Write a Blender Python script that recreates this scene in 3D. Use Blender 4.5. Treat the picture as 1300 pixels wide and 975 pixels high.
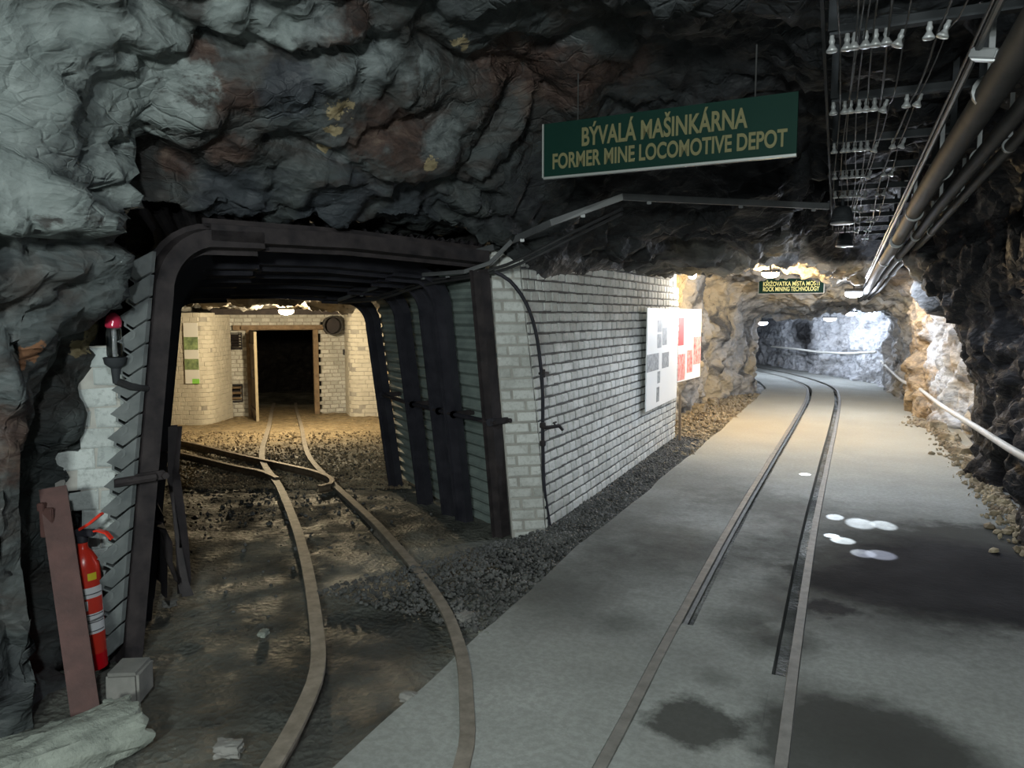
import bpy, bmesh, math, random
import numpy as np
from mathutils import Vector, Matrix

random.seed(7)
rng = np.random.RandomState(11)
for o in list(bpy.data.objects):
    bpy.data.objects.remove(o)
SC = bpy.context.scene
COL = SC.collection

# ------------------------------------------------------------------ camera
F_PX, CAM_H = 940.0, 1.65
PITCH = math.atan(87.5 / F_PX)
YAW = math.atan(425 * math.cos(PITCH) / F_PX)
cam_d = bpy.data.cameras.new('camera')
cam_d.sensor_width = 36.0
cam_d.lens = 36.0 * F_PX / 1300.0
cam_d.clip_start, cam_d.clip_end = 0.05, 200
cam = bpy.data.objects.new('camera', cam_d)
COL.objects.link(cam)
cam.location = (0, 0, CAM_H)
cam.rotation_euler = (math.pi / 2 - PITCH, 0, YAW)
SC.camera = cam

# ------------------------------------------------------------------ world, exposure
w = bpy.data.worlds.new('mine_dark')
SC.world = w
w.use_nodes = True
bg = w.node_tree.nodes['Background']
bg.inputs[0].default_value = (0.55, 0.65, 0.7, 1)
bg.inputs[1].default_value = 0.0
SC.view_settings.view_transform = 'Standard'
SC.view_settings.look = 'None'
SC.view_settings.exposure = 1.0
SC.view_settings.gamma = 1.0
SC.view_settings.use_curve_mapping = False

WARM = (1.0, 0.72, 0.36)
COOL = (0.80, 0.88, 1.0)
# lamp table: key -> (x, y, z, power, colour)
LAMPS = {
    'depot':   (-8.40, 9.62, 1.70, 150, (1.0, 0.80, 0.50)),
    'warm':    (-1.05, 11.6, 2.24, 85, (1.0, 0.70, 0.34)),
    'niche':   (-1.88, 9.98, 2.17, 34, (1.0, 0.93, 0.80)),
    'rack':    (0.09, 13.4, 1.98, 80, COOL),
    'right':   (1.04, 10.7, 1.98, 60, COOL),
    'far_a':   (-2.10, 21.45, 1.42, 40, COOL),
    'far_b':   (-0.38, 20.25, 1.54, 30, COOL),
    'far_c':   (0.08, 19.4, 1.68, 30, COOL),
    'overhead': (0.05, -0.35, 2.74, 110, (0.86, 0.95, 0.95)),
    'behind':  (0.25, -2.1, 2.45, 340, (0.86, 0.95, 0.90)),
}


def ray(x, y):
    a = (x - 650) / F_PX
    b = -(y - 487.5) / F_PX
    fw = math.cos(PITCH) + b * math.sin(PITCH)
    up = b * math.cos(PITCH) - math.sin(PITCH)
    return (a * math.cos(YAW) - fw * math.sin(YAW), a * math.sin(YAW) + fw * math.cos(YAW), up)


def G(x, y, z=0.0):
    """world point at height z seen at photograph pixel (x, y)"""
    r = ray(x, y)
    t = (z - CAM_H) / r[2]
    return Vector((r[0] * t, r[1] * t, z))


def HIT(x, y, A, B):
    """point on the upright plane through plan points A, B seen at pixel (x, y)"""
    r = ray(x, y)
    n = (B[1] - A[1], -(B[0] - A[0]))
    t = (n[0] * A[0] + n[1] * A[1]) / (n[0] * r[0] + n[1] * r[1])
    return Vector((r[0] * t, r[1] * t, CAM_H + r[2] * t))


# ------------------------------------------------------------------ numpy noise
def _hash(ix, iy, iz, s):
    h = (ix.astype(np.int64) * 374761393 + iy.astype(np.int64) * 668265263 +
         iz.astype(np.int64) * 2147483647 + s * 1274126177) & 0xffffffff
    h = ((h ^ (h >> 13)) * 1274126177) & 0xffffffff
    h = ((h ^ (h >> 16)) * 2246822519) & 0xffffffff
    return ((h ^ (h >> 15)) & 0xffffff).astype(np.float64) / 0xffffff


def vnoise(P, s=0):
    i = np.floor(P).astype(np.int64)
    f = P - i
    u = f * f * f * (f * (f * 6 - 15) + 10)
    r = 0
    for dx in (0, 1):
        for dy in (0, 1):
            for dz in (0, 1):
                wt = ((u[:, 0] if dx else 1 - u[:, 0]) * (u[:, 1] if dy else 1 - u[:, 1]) *
                      (u[:, 2] if dz else 1 - u[:, 2]))
                r = r + wt * _hash(i[:, 0] + dx, i[:, 1] + dy, i[:, 2] + dz, s)
    return r * 2 - 1


def fbm(P, octv=4, s=0):
    a, r = 1.0, 0
    for k in range(octv):
        r = r + a * vnoise(P * (2.03 ** k) + 17.3 * k, s + k)
        a *= 0.5
    return r


def facets(P, s=0):
    """broken-rock noise: every cell is a tilted plane with a crack round it"""
    i = np.floor(P).astype(np.int64)
    n = len(P)
    d1 = np.full(n, 1e9)
    d2 = np.full(n, 1e9)
    val = np.zeros(n)
    for dx in (-1, 0, 1):
        for dy in (-1, 0, 1):
            for dz in (-1, 0, 1):
                c = i + np.array([dx, dy, dz])
                j = np.stack([_hash(c[:, 0], c[:, 1], c[:, 2], s + q) for q in range(3)], 1)
                q = c + j
                dv = P - q
                d = (dv ** 2).sum(1)
                g = np.stack([_hash(c[:, 0], c[:, 1], c[:, 2], s + 5 + q_) for q_ in range(4)], 1) * 2 - 1
                pl = (dv * g[:, :3]).sum(1) * 0.9 + g[:, 3] * 0.45
                m = d < d1
                d2 = np.where(m, d1, np.minimum(d2, d))
                d1 = np.where(m, d, d1)
                val = np.where(m, pl, val)
    e = np.sqrt(d2) - np.sqrt(d1)
    t = np.clip(e / 0.16, 0, 1)
    return val * (0.35 + 0.65 * t) - 0.35 * (1 - t)


def sstep(a, b, x):
    t = np.clip((x - a) / (b - a), 0, 1)
    return t * t * (3 - 2 * t)


def smax(a, b, k):
    h = np.maximum(k - np.abs(a - b), 0) / k
    return np.maximum(a, b) + h * h * k * 0.25


def poly_sd(X, Y, pts):
    """signed distance to a plan polygon, negative inside"""
    d = np.full(X.shape, 1e9)
    ins = np.zeros(X.shape, bool)
    n = len(pts)
    for k in range(n):
        ax, ay = pts[k]
        bx, by = pts[(k + 1) % n]
        ex, ey = bx - ax, by - ay
        t = np.clip(((X - ax) * ex + (Y - ay) * ey) / (ex * ex + ey * ey), 0, 1)
        d = np.minimum(d, np.hypot(X - ax - t * ex, Y - ay - t * ey))
        if ay != by:
            ins ^= ((ay > Y) != (by > Y)) & (X < (bx - ax) * (Y - ay) / (by - ay) + ax)
    return np.where(ins, -d, d)


# ------------------------------------------------------------------ materials
class NT:
    def __init__(self, name):
        self.m = bpy.data.materials.new(name)
        self.m.use_nodes = True
        self.t = self.m.node_tree
        self.b = self.t.nodes['Principled BSDF']
        self.co = None

    def n(self, typ, **kw):
        nd = self.t.nodes.new(typ)
        for k, v in kw.items():
            setattr(nd, k, v)
        return nd

    def l(self, a, b):
        self.t.links.new(a, b)

    def coord(self, kind='Object'):
        if self.co is None:
            self.co = self.n('ShaderNodeTexCoord')
        return self.co.outputs[kind]

    def noise(self, scale, detail=4, rough=0.55, vec=None, dist=0.0):
        nd = self.n('ShaderNodeTexNoise')
        nd.inputs['Scale'].default_value = scale
        nd.inputs['Detail'].default_value = detail
        nd.inputs['Roughness'].default_value = rough
        nd.inputs['Distortion'].default_value = dist
        self.l(vec or self.coord(), nd.inputs['Vector'])
        return nd.outputs['Fac']

    def voro(self, scale, feature='F1', vec=None):
        nd = self.n('ShaderNodeTexVoronoi', feature=feature)
        nd.inputs['Scale'].default_value = scale
        self.l(vec or self.coord(), nd.inputs['Vector'])
        return nd.outputs['Distance']

    def ramp(self, fac, stops):
        nd = self.n('ShaderNodeValToRGB')
        e = nd.color_ramp.elements
        while len(e) < len(stops):
            e.new(0.5)
        for k, (p, c) in enumerate(stops):
            e[k].position = p
            e[k].color = (c, c, c, 1) if isinstance(c, (int, float)) else tuple(c) + (1,)
        self.l(fac, nd.inputs['Fac'])
        return nd.outputs['Color']

    def mix(self, fac, a, b, mode='MIX'):
        nd = self.n('ShaderNodeMix', data_type='RGBA', blend_type=mode)
        for sock, v in ((nd.inputs[0], fac), (nd.inputs[6], a), (nd.inputs[7], b)):
            if isinstance(v, (int, float)):
                sock.default_value = v
            elif isinstance(v, tuple):
                sock.default_value = v + (1,) if len(v) == 3 else v
            else:
                self.l(v, sock)
        return nd.outputs[2]

    def math(self, op, a, b=None, c=None):
        nd = self.n('ShaderNodeMath', operation=op)
        for k, v in enumerate((a, b, c)):
            if v is None:
                continue
            if isinstance(v, (int, float)):
                nd.inputs[k].default_value = v
            else:
                self.l(v, nd.inputs[k])
        return nd.outputs[0]

    def blob(self, centre, r0, r1, wob=0.0, scale=3.0):
        """1 inside r0 of a point, 0 past r1, wavy edge"""
        v = self.n('ShaderNodeVectorMath', operation='DISTANCE')
        self.l(self.coord(), v.inputs[0])
        v.inputs[1].default_value = centre
        d = v.outputs['Value']
        if wob:
            d = self.math('ADD', d, self.math('MULTIPLY', self.math('SUBTRACT', self.noise(scale, 5, 0.65), 0.5), wob))
        nd = self.n('ShaderNodeMapRange')
        nd.inputs['From Min'].default_value = r0
        nd.inputs['From Max'].default_value = r1
        nd.inputs['To Min'].default_value = 1
        nd.inputs['To Max'].default_value = 0
        self.l(d, nd.inputs['Value'])
        return nd.outputs[0]

    def set(self, base=None, rough=None, metal=None, spec=None):
        for key, v in (('Base Color', base), ('Roughness', rough), ('Metallic', metal), ('Specular IOR Level', spec)):
            if v is None:
                continue
            s = self.b.inputs[key]
            if isinstance(v, (int, float)):
                s.default_value = v
            elif isinstance(v, tuple):
                s.default_value = v + (1,)
            else:
                self.l(v, s)

    def bump(self, h, strength=0.5, dist=0.02):
        nd = self.n('ShaderNodeBump')
        nd.inputs['Strength'].default_value = strength
        nd.inputs['Distance'].default_value = dist
        self.l(h, nd.inputs['Height'])
        self.l(nd.outputs[0], self.b.inputs['Normal'])


def mat_simple(name, c1, c2, scale=8, rough=0.6, metal=0.0, bump=0.2, bdist=0.004, spec=0.5, detail=4):
    m = NT(name)
    n = m.noise(scale, detail, 0.6)
    m.set(m.ramp(n, [(0.3, c1), (0.7, c2)]), rough, metal, spec)
    if bump:
        m.bump(m.noise(scale * 3, 4, 0.6), bump, bdist)
    return m.m


def mat_emit(name, col, strength):
    m = NT(name)
    m.set((0.9, 0.9, 0.9), 0.4)
    m.b.inputs['Emission Color'].default_value = col + (1,)
    m.b.inputs['Emission Strength'].default_value = strength
    return m.m


def rock_material():
    m = NT('mine_rock')
    mp = m.n('ShaderNodeMapping')
    mp.inputs['Rotation'].default_value = (0.5, 0.35, 0.4)
    mp.inputs['Scale'].default_value = (1, 1, 1.9)
    m.l(m.coord(), mp.inputs['Vector'])
    big = m.noise(0.9, 5, 0.62, mp.outputs[0], 0.6)
    dark = m.ramp(big, [(0.30, (0.030, 0.032, 0.036)), (0.43, (0.062, 0.072, 0.072)), (0.52, (0.045, 0.040, 0.036)),
                        (0.60, (0.095, 0.110, 0.112)), (0.72, (0.075, 0.052, 0.040))])
    med = m.noise(4.5, 7, 0.68, mp.outputs[0], 0.8)
    dark = m.mix(m.ramp(med, [(0.52, 0.0), (0.68, 0.45)]), dark, (0.120, 0.130, 0.128))
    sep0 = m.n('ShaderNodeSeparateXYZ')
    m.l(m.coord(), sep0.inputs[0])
    right_shade = m.n('ShaderNodeMapRange')
    right_shade.inputs['From Min'].default_value = -1.7
    right_shade.inputs['From Max'].default_value = -0.5
    m.l(m.math('ADD', sep0.outputs['X'], m.math('MULTIPLY', m.math('SUBTRACT', big, 0.5), 1.5)), right_shade.inputs['Value'])
    dark = m.mix(m.math('MULTIPLY', right_shade.outputs[0], 0.82), dark, (0.014, 0.015, 0.018))  # dark rock on the right, its missing light also put into the colour
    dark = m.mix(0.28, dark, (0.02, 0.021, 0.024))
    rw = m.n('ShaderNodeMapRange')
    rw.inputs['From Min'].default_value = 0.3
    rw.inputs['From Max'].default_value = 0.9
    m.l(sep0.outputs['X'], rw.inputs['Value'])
    dark = m.mix(m.math('MULTIPLY', rw.outputs[0], 0.85), dark, (0.007, 0.007, 0.009))  # right wall near black, shade painted into its colour
    # patches of other rock in the roof, each where it sits in the stone
    def patch(col, spots, c, fac=1.0, wob=0.25, sc=5.0):
        for px, py, rp in spots:
            p = rock_at(px, py)
            d = (p - Vector((0, 0, CAM_H))).length
            r = rp * d / F_PX
            f = m.blob(tuple(p), r * 0.65, r * 1.1, min(wob * 2, r * 2.4), sc if r > 0.1 else 12)
            col = m.mix(m.math('MULTIPLY', f, fac) if fac < 1 else f, col, c)
        return col
    rustc = m.ramp(med, [(0.35, (0.020, 0.014, 0.013)), (0.55, (0.060, 0.036, 0.029)), (0.72, (0.12, 0.085, 0.065))])
    tanc = m.ramp(m.noise(14, 4, 0.6), [(0.3, (0.17, 0.13, 0.07)), (0.7, (0.34, 0.28, 0.17))])
    greyc = m.ramp(med, [(0.35, (0.05, 0.058, 0.060)), (0.6, (0.15, 0.168, 0.170))])
    dark = patch(dark, [(640, 90, 55), (710, 105, 60), (780, 90, 45), (470, 165, 45), (530, 185, 50), (225, 205, 26), (440, 30, 40), (250, 70, 25), (300, 130, 30), (300, 195, 30), (30, 560, 45)], rustc, 0.85)
    dark = patch(dark, [(480, 85, 48), (560, 180, 28), (540, 90, 22), (380, 20, 45), (440, 100, 25)], greyc, 0.9)
    dark = patch(dark, [(375, 120, 45), (300, 260, 60), (430, 255, 60), (520, 270, 50)], (0.028, 0.033, 0.042), 0.7)
    # far and side workings: paler, drier, ochre to grey
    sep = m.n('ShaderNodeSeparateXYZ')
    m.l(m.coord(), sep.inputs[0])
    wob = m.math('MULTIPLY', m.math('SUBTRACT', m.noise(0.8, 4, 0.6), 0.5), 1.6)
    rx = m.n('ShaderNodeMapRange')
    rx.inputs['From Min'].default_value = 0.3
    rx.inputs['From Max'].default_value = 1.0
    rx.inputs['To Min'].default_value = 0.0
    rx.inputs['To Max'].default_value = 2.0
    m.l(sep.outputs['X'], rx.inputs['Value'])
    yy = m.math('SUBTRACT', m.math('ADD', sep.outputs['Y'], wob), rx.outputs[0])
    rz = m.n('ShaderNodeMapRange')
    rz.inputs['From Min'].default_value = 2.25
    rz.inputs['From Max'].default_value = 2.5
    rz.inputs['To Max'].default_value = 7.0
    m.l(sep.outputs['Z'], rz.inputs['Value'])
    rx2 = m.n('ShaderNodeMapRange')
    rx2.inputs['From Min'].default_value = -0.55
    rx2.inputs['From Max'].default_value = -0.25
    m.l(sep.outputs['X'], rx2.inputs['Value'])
    yy = m.math('SUBTRACT', yy, m.math('MULTIPLY', rz.outputs[0], rx2.outputs[0]))  # roof above the rack held dark, its unlit look painted in
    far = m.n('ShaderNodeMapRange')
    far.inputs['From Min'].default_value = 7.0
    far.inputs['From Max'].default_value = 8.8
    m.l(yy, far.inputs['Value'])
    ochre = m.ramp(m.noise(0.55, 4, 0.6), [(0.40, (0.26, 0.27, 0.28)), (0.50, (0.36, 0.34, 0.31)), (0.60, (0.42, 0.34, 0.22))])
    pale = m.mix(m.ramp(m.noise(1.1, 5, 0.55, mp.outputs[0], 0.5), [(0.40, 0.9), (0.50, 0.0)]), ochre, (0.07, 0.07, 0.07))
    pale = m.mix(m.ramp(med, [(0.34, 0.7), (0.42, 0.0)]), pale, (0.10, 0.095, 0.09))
    # ochre rock pillar on the left and yellow spur on the right
    pale = m.mix(m.math('MULTIPLY', m.blob((-2.5, 11.4, 1.2), 1.0, 2.0, 0.7, 1.5), 0.8), pale, m.ramp(med, [(0.35, (0.22, 0.16, 0.09)), (0.5, (0.50, 0.42, 0.27)), (0.7, (0.62, 0.53, 0.36))]))
    pale = m.mix(m.math('MULTIPLY', m.blob((0.95, 14.0, 1.0), 1.1, 1.8, 0.6, 1.5), 0.8), pale, m.ramp(med, [(0.35, (0.10, 0.07, 0.04)), (0.55, (0.36, 0.24, 0.12)), (0.7, (0.5, 0.38, 0.22))]))
    pale = m.mix(m.math('MULTIPLY', m.math('MAXIMUM', m.blob((1.7, 10.9, 1.5), 0.9, 1.6, 0.6, 1.5), m.blob((-1.0, 23.0, 1.0), 4.5, 6.0, 0.6, 1.5)), 0.9), pale, m.ramp(med, [(0.35, (0.22, 0.23, 0.25)), (0.55, (0.46, 0.48, 0.52))]))
    pale = patch(pale, [(1182, 395, 34), (1190, 440, 40), (1200, 490, 34), (1222, 530, 26), (1160, 372, 22)], m.ramp(med, [(0.35, (0.24, 0.25, 0.27)), (0.55, (0.50, 0.52, 0.55))]), 1.0, 0.4)
    pale = m.mix(m.blob((-1.25, 23.2, 1.0), 0.45, 0.9, 0.5, 2.0), pale, (0.03, 0.03, 0.032))
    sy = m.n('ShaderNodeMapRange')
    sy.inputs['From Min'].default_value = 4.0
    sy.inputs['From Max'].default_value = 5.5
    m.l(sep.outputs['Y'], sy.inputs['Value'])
    dark = m.mix(m.math('MULTIPLY', sy.outputs[0], 0.6), dark, (0.012, 0.012, 0.014))  # brow and roof further in darkened, painted shade
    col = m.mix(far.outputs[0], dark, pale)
    # pale grey shotcrete skin, upper left
    shotc = m.ramp(m.noise(7, 5, 0.6), [(0.3, (0.120, 0.140, 0.138)), (0.7, (0.190, 0.212, 0.208))])
    holes = m.ramp(m.noise(3.0, 6, 0.65, mp.outputs[0], 0.3), [(0.36, 0.0), (0.43, 1.0)])
    shot = None
    for px, py, rp in ((40, 40, 120), (95, 150, 110), (165, 60, 75), (60, 240, 90), (150, 190, 75), (225, 120, 45), (320, 15, 60), (150, 275, 45), (210, 265, 28), (255, 110, 30), (20, 130, 110), (-60, 60, 160)):
        p = rock_at(max(px, 2), py)
        r = rp * (p - Vector((0, 0, CAM_H))).length / F_PX
        f = m.blob(tuple(p), r * 0.8, r * 1.05, 0.22, 4.0)
        shot = f if shot is None else m.math('MAXIMUM', shot, f)
    full = m.blob(tuple(rock_at(60, 60)), 0.35, 0.6, 0.3, 2.0)
    col = m.mix(m.math('MULTIPLY', shot, m.math('MAXIMUM', holes, full)), col, shotc)
    for (px, py, rp) in ((430, 140, 19), (424, 165, 12), (412, 186, 10), (585, 52, 11), (548, 207, 12), (590, 60, 6), (118, 420, 20), (103, 440, 14), (133, 404, 12)):
        p = rock_at(px, py)
        r = rp * (p - Vector((0, 0, CAM_H))).length / F_PX
        col = m.mix(m.blob(tuple(p), r * 0.7, r * 0.85, r * 3.2, 16), col, tanc)
    for (px, py, rp) in ((38, 452, 16), (25, 462, 10), (48, 440, 8)):
        p = rock_at(px, py)
        r = rp * (p - Vector((0, 0, CAM_H))).length / F_PX
        col = m.mix(m.blob(tuple(p), r * 0.7, r * 0.85, r * 3.0, 16), col, (0.22, 0.11, 0.06))
    # unlit depot interior: its darkness painted into the rock colour
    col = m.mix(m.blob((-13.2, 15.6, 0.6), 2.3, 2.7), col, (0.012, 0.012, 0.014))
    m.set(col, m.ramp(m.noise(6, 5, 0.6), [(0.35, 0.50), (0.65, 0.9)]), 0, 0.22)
    wn = m.n('ShaderNodeTexNoise')
    wn.inputs['Scale'].default_value = 2.5
    wn.inputs['Detail'].default_value = 4
    m.l(m.coord(), wn.inputs['Vector'])
    wv_ = m.n('ShaderNodeVectorMath', operation='MULTIPLY_ADD')
    m.l(wn.outputs['Color'], wv_.inputs[0])
    wv_.inputs[1].default_value = (0.22, 0.22, 0.22)
    m.l(mp.outputs[0], wv_.inputs[2])
    h1 = m.noise(3.5, 8, 0.6, wv_.outputs[0])
    e1 = m.ramp(m.voro(4.5, 'DISTANCE_TO_EDGE', wv_.outputs[0]), [(0.0, 0.0), (0.05, 1.0)])
    e2 = m.ramp(m.voro(11.0, 'DISTANCE_TO_EDGE', wv_.outputs[0]), [(0.0, 0.0), (0.07, 1.0)])
    h2 = m.voro(7, 'F1', wv_.outputs[0])
    h3 = m.voro(19, 'F1', wv_.outputs[0])
    cm = m.ramp(m.noise(1.6, 3), [(0.45, 0.0), (0.6, 1.0)])
    h = m.math('ADD', m.math('MULTIPLY', h1, 0.8), m.math('ADD', m.math('MULTIPLY', h2, 0.8), m.math('MULTIPLY', h3, 0.25)))
    h = m.math('ADD', h, m.math('MULTIPLY', m.math('ADD', m.math('MULTIPLY', e1, 0.25), m.math('MULTIPLY', e2, 0.10)), cm))
    m.bump(h, 0.6, 0.045)
    return m.m


def concrete_material():
    m = NT('concrete_slab')
    n1 = m.noise(1.3, 6, 0.6)
    col = m.ramp(n1, [(0.32, (0.24, 0.25, 0.24)), (0.52, (0.305, 0.32, 0.305)), (0.7, (0.36, 0.375, 0.36))])
    fine = m.noise(30, 5, 0.7)
    col = m.mix(m.ramp(fine, [(0.42, 0.35), (0.6, 0.0)]), col, (0.15, 0.15, 0.14))
    # damp and oil stains, plus a shadow band painted dark on the right
    for px, py, r, s, wb in ((880, 915, 0.15, 0.85, 0.25), (1100, 955, 0.36, 0.85, 0.25), (905, 860, 0.05, 0.4, 0.2), (1160, 960, 0.2, 0.7, 0.2),
                             (1210, 730, 0.75, 0.9, 0.5), (1120, 735, 0.42, 0.85, 0.5), (1060, 740, 0.22, 0.8, 0.4), (1270, 700, 0.6, 0.9, 0.5), (1120, 690, 0.5, 0.6, 0.8), (760, 660, 0.45, 0.5, 0.8), (830, 690, 0.35, 0.45, 0.8), (700, 735, 0.3, 0.5, 0.5), (905, 700, 0.3, 0.5, 0.7), (970, 640, 0.4, 0.55, 0.9), (880, 610, 0.5, 0.4, 0.9), (1000, 700, 0.3, 0.5, 0.6), (820, 720, 0.3, 0.45, 0.6),
                             (940, 790, 0.12, 0.55, 0.35), (985, 815, 0.12, 0.8, 0.3), (745, 700, 0.25, 0.35, 0.5),
                             (790, 790, 0.1, 0.45, 0.3), (700, 765, 0.25, 0.45, 0.4), (1190, 690, 0.75, 0.7, 0.9),
                             (1120, 760, 0.45, 0.75, 0.7), (1010, 770, 0.2, 0.55, 0.5), (850, 640, 0.3, 0.3, 0.9), (1240, 760, 0.6, 0.5, 0.6), (1050, 905, .2, .5, .3)):
        g = G(px, py)
        col = m.mix(m.math('MULTIPLY', m.blob(tuple(g), r * (1.0 if s > 0.83 else 0.5), r * (1.28 if s > 0.83 else 1.9) + 0.03, wb * (1.2 if s > 0.83 else 0.8), 5.0), s), col, (0.045, 0.046, 0.042))
    for px, py, r in ((1180, 745, 0.50), (1100, 742, 0.30), (1265, 735, 0.55), (1150, 715, 0.35), (1225, 715, 0.5), (1060, 775, 0.10), (1290, 770, 0.3)):  # near-black blobs deepen the painted shadow band
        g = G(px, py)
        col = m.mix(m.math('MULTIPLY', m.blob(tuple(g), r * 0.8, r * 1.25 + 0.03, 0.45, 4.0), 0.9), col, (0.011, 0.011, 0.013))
    # ochre tone deeper in the tunnel
    m_far = m.blob((-0.3, 13.0, 0), 2.8, 5.5, 1.5, 1.0)
    col = m.mix(m.math('MULTIPLY', m_far, 0.55), col, (0.40, 0.35, 0.25))
    rr = m.ramp(n1, [(0.3, 0.75), (0.6, 0.95)])
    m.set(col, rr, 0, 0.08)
    m.bump(m.math('ADD', m.noise(14, 6, 0.65), m.math('MULTIPLY', fine, 0.4)), 0.35, 0.012)
    return m.m


def dirt_material():
    m = NT('dirt_floor')
    n1 = m.noise(1.1, 7, 0.62, None, 0.4)
    col = m.ramp(n1, [(0.36, (0.045, 0.047, 0.041)), (0.47, (0.085, 0.088, 0.078)), (0.56, (0.165, 0.170, 0.150)), (0.72, (0.22, 0.22, 0.20))])
    spots = m.ramp(m.voro(17), [(0.06, 0.8), (0.16, 0.0)])
    col = m.mix(m.math('MULTIPLY', spots, m.ramp(m.noise(2, 4), [(0.5, 0), (0.62, 0.7)])), col, (0.25, 0.25, 0.23))
    # trodden light dust in front of the lagging
    for px, py, r, s in ((560, 700, 0.45, 0.8), (470, 735, 0.35, 0.7), (330, 685, 0.3, 0.4), (215, 850, 0.3, 0.6), (600, 790, 0.22, 0.7)):
        g = G(px, py)
        col = m.mix(m.math('MULTIPLY', m.blob(tuple(g), r * 0.6, r * 1.6, 0.4, 3), s), col, (0.20, 0.205, 0.18))
    # dark wet ballast patch
    for px, py, r in ((480, 800, 0.42), (330, 860, 0.5), (300, 650, 0.8), (530, 905, 0.25), (640, 715, 0.4)):
        g = G(px, py)
        col = m.mix(m.math('MULTIPLY', m.blob(tuple(g), r * 0.6, r * 1.5, 0.5, 3), 0.75), col, (0.030, 0.031, 0.027))
    # dry ochre gravel in the depot
    dep = m.blob((-9.8, 10.6, -0.4), 2.6, 4.6, 1.3, 1.3)
    och = m.ramp(m.noise(9, 7, 0.7), [(0.35, (0.13, 0.10, 0.06)), (0.6, (0.36, 0.29, 0.18))])
    col = m.mix(dep, col, och)
    far = m.blob((-1.6, 11.5, 0), 2.2, 4.0, 1.0, 1.3)
    col = m.mix(far, col, m.ramp(m.noise(8, 7, 0.7), [(0.35, (0.16, 0.13, 0.09)), (0.6, (0.36, 0.31, 0.22))]))
    m.set(col, m.ramp(m.noise(3, 4), [(0.4, 0.45), (0.6, 0.9)]), 0, 0.35)
    m.bump(m.math('ADD', m.noise(11, 8, 0.72), m.math('MULTIPLY', m.voro(30), 0.5)), 0.9, 0.03)
    return m.m


def brick_material(name, c1, c2, dirt):
    m = NT(name)
    at = m.n('ShaderNodeAttribute', attribute_name='tint')
    col = m.mix(at.outputs['Fac'], c1, c2)
    col = m.mix(m.ramp(m.noise(3.2, 6, 0.65), [(0.48, 0.0), (0.68, 0.5)]), col, dirt)
    col = m.mix(m.ramp(m.noise(38, 5, 0.7), [(0.35, 0.45), (0.5, 0.0)]), col, dirt)
    m.set(col, 0.85, 0, 0.25)
    m.bump(m.noise(45, 5, 0.7), 0.5, 0.006)
    return m.m


MAT = {}
MAT['concrete'] = concrete_material()
MAT['dirt'] = dirt_material()
MAT['brick'] = brick_material('white_brick', (0.50, 0.51, 0.49), (0.70, 0.71, 0.69), (0.28, 0.28, 0.26))
MAT['brick_grey'] = brick_material('grey_white_brick', (0.36, 0.39, 0.385), (0.54, 0.57, 0.56), (0.19, 0.205, 0.20))
MAT['mortar'] = mat_simple('grey_mortar', (0.055, 0.055, 0.055), (0.12, 0.12, 0.115), 9, 0.9)
MAT['mortar_light'] = mat_simple('light_mortar', (0.30, 0.29, 0.27), (0.42, 0.41, 0.38), 9, 0.9)
MAT['steel_dark'] = mat_simple('dark_painted_steel', (0.014, 0.014, 0.020), (0.034, 0.033, 0.042), 6, 0.6, 0.0, spec=0.3)
MAT['steel_rust'] = mat_simple('rusty_dark_steel', (0.014, 0.012, 0.014), (0.042, 0.034, 0.035), 9, 0.7, 0.0, 0.4, spec=0.3)
MAT['lagging'] = mat_simple('grey_green_lagging', (0.16, 0.20, 0.19), (0.27, 0.32, 0.30), 5, 0.6, 0.1)
MAT['lagging_pale'] = mat_simple('pale_lagging', (0.10, 0.112, 0.115), (0.20, 0.215, 0.215), 7, 0.6, 0.1)
MAT['lagging_dark'] = mat_simple('dark_lagging', (0.02, 0.018, 0.024), (0.05, 0.042, 0.046), 5, 0.7, 0.1)
MAT['rail'] = mat_simple('worn_rail_steel', (0.13, 0.115, 0.095), (0.26, 0.235, 0.20), 14, 0.62, 0.15, 0.3)
MAT['rail_main'] = mat_simple('worn_main_rail_steel', (0.11, 0.108, 0.098), (0.20, 0.195, 0.18), 14, 0.7, 0.0, 0.3)
MAT['rail_rust'] = mat_simple('rusty_rail', (0.09, 0.065, 0.045), (0.22, 0.17, 0.12), 14, 0.6, 0.3, 0.3)
MAT['stone'] = mat_simple('dark_gravel', (0.03, 0.031, 0.030), (0.12, 0.12, 0.115), 3.5, 0.7, 0, 0.6)
MAT['stone_tan'] = mat_simple('ochre_gravel', (0.12, 0.09, 0.06), (0.36, 0.30, 0.20), 3.5, 0.85, 0, 0.6)
MAT['pale_stone'] = mat_simple('pale_stone', (0.15, 0.165, 0.145), (0.26, 0.28, 0.245), 6, 0.85, 0, 0.9, 0.02, detail=8)
MAT['block'] = mat_simple('pale_concrete_block', (0.15, 0.15, 0.14), (0.23, 0.22, 0.205), 9, 0.9, 0, 0.4)
MAT['red'] = mat_simple('extinguisher_red', (0.60, 0.030, 0.015), (0.72, 0.045, 0.025), 3, 0.28, 0, 0.0)
MAT['redbrown'] = mat_simple('red_brown_primer', (0.048, 0.020, 0.017), (0.085, 0.036, 0.031), 12, 0.7, 0.1, 0.5)
MAT['black'] = mat_simple('black_rubber', (0.012, 0.012, 0.013), (0.03, 0.03, 0.032), 9, 0.5)
MAT['plastic_white'] = mat_simple('white_label', (0.72, 0.72, 0.74), (0.8, 0.8, 0.82), 3, 0.45, 0, 0)
MAT['plastic_yellow'] = mat_simple('yellow_label', (0.75, 0.62, 0.03), (0.8, 0.68, 0.05), 3, 0.45, 0, 0)
MAT['label_red'] = mat_simple('red_label', (0.65, 0.04, 0.02), (0.7, 0.05, 0.03), 3, 0.45, 0, 0)
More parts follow.
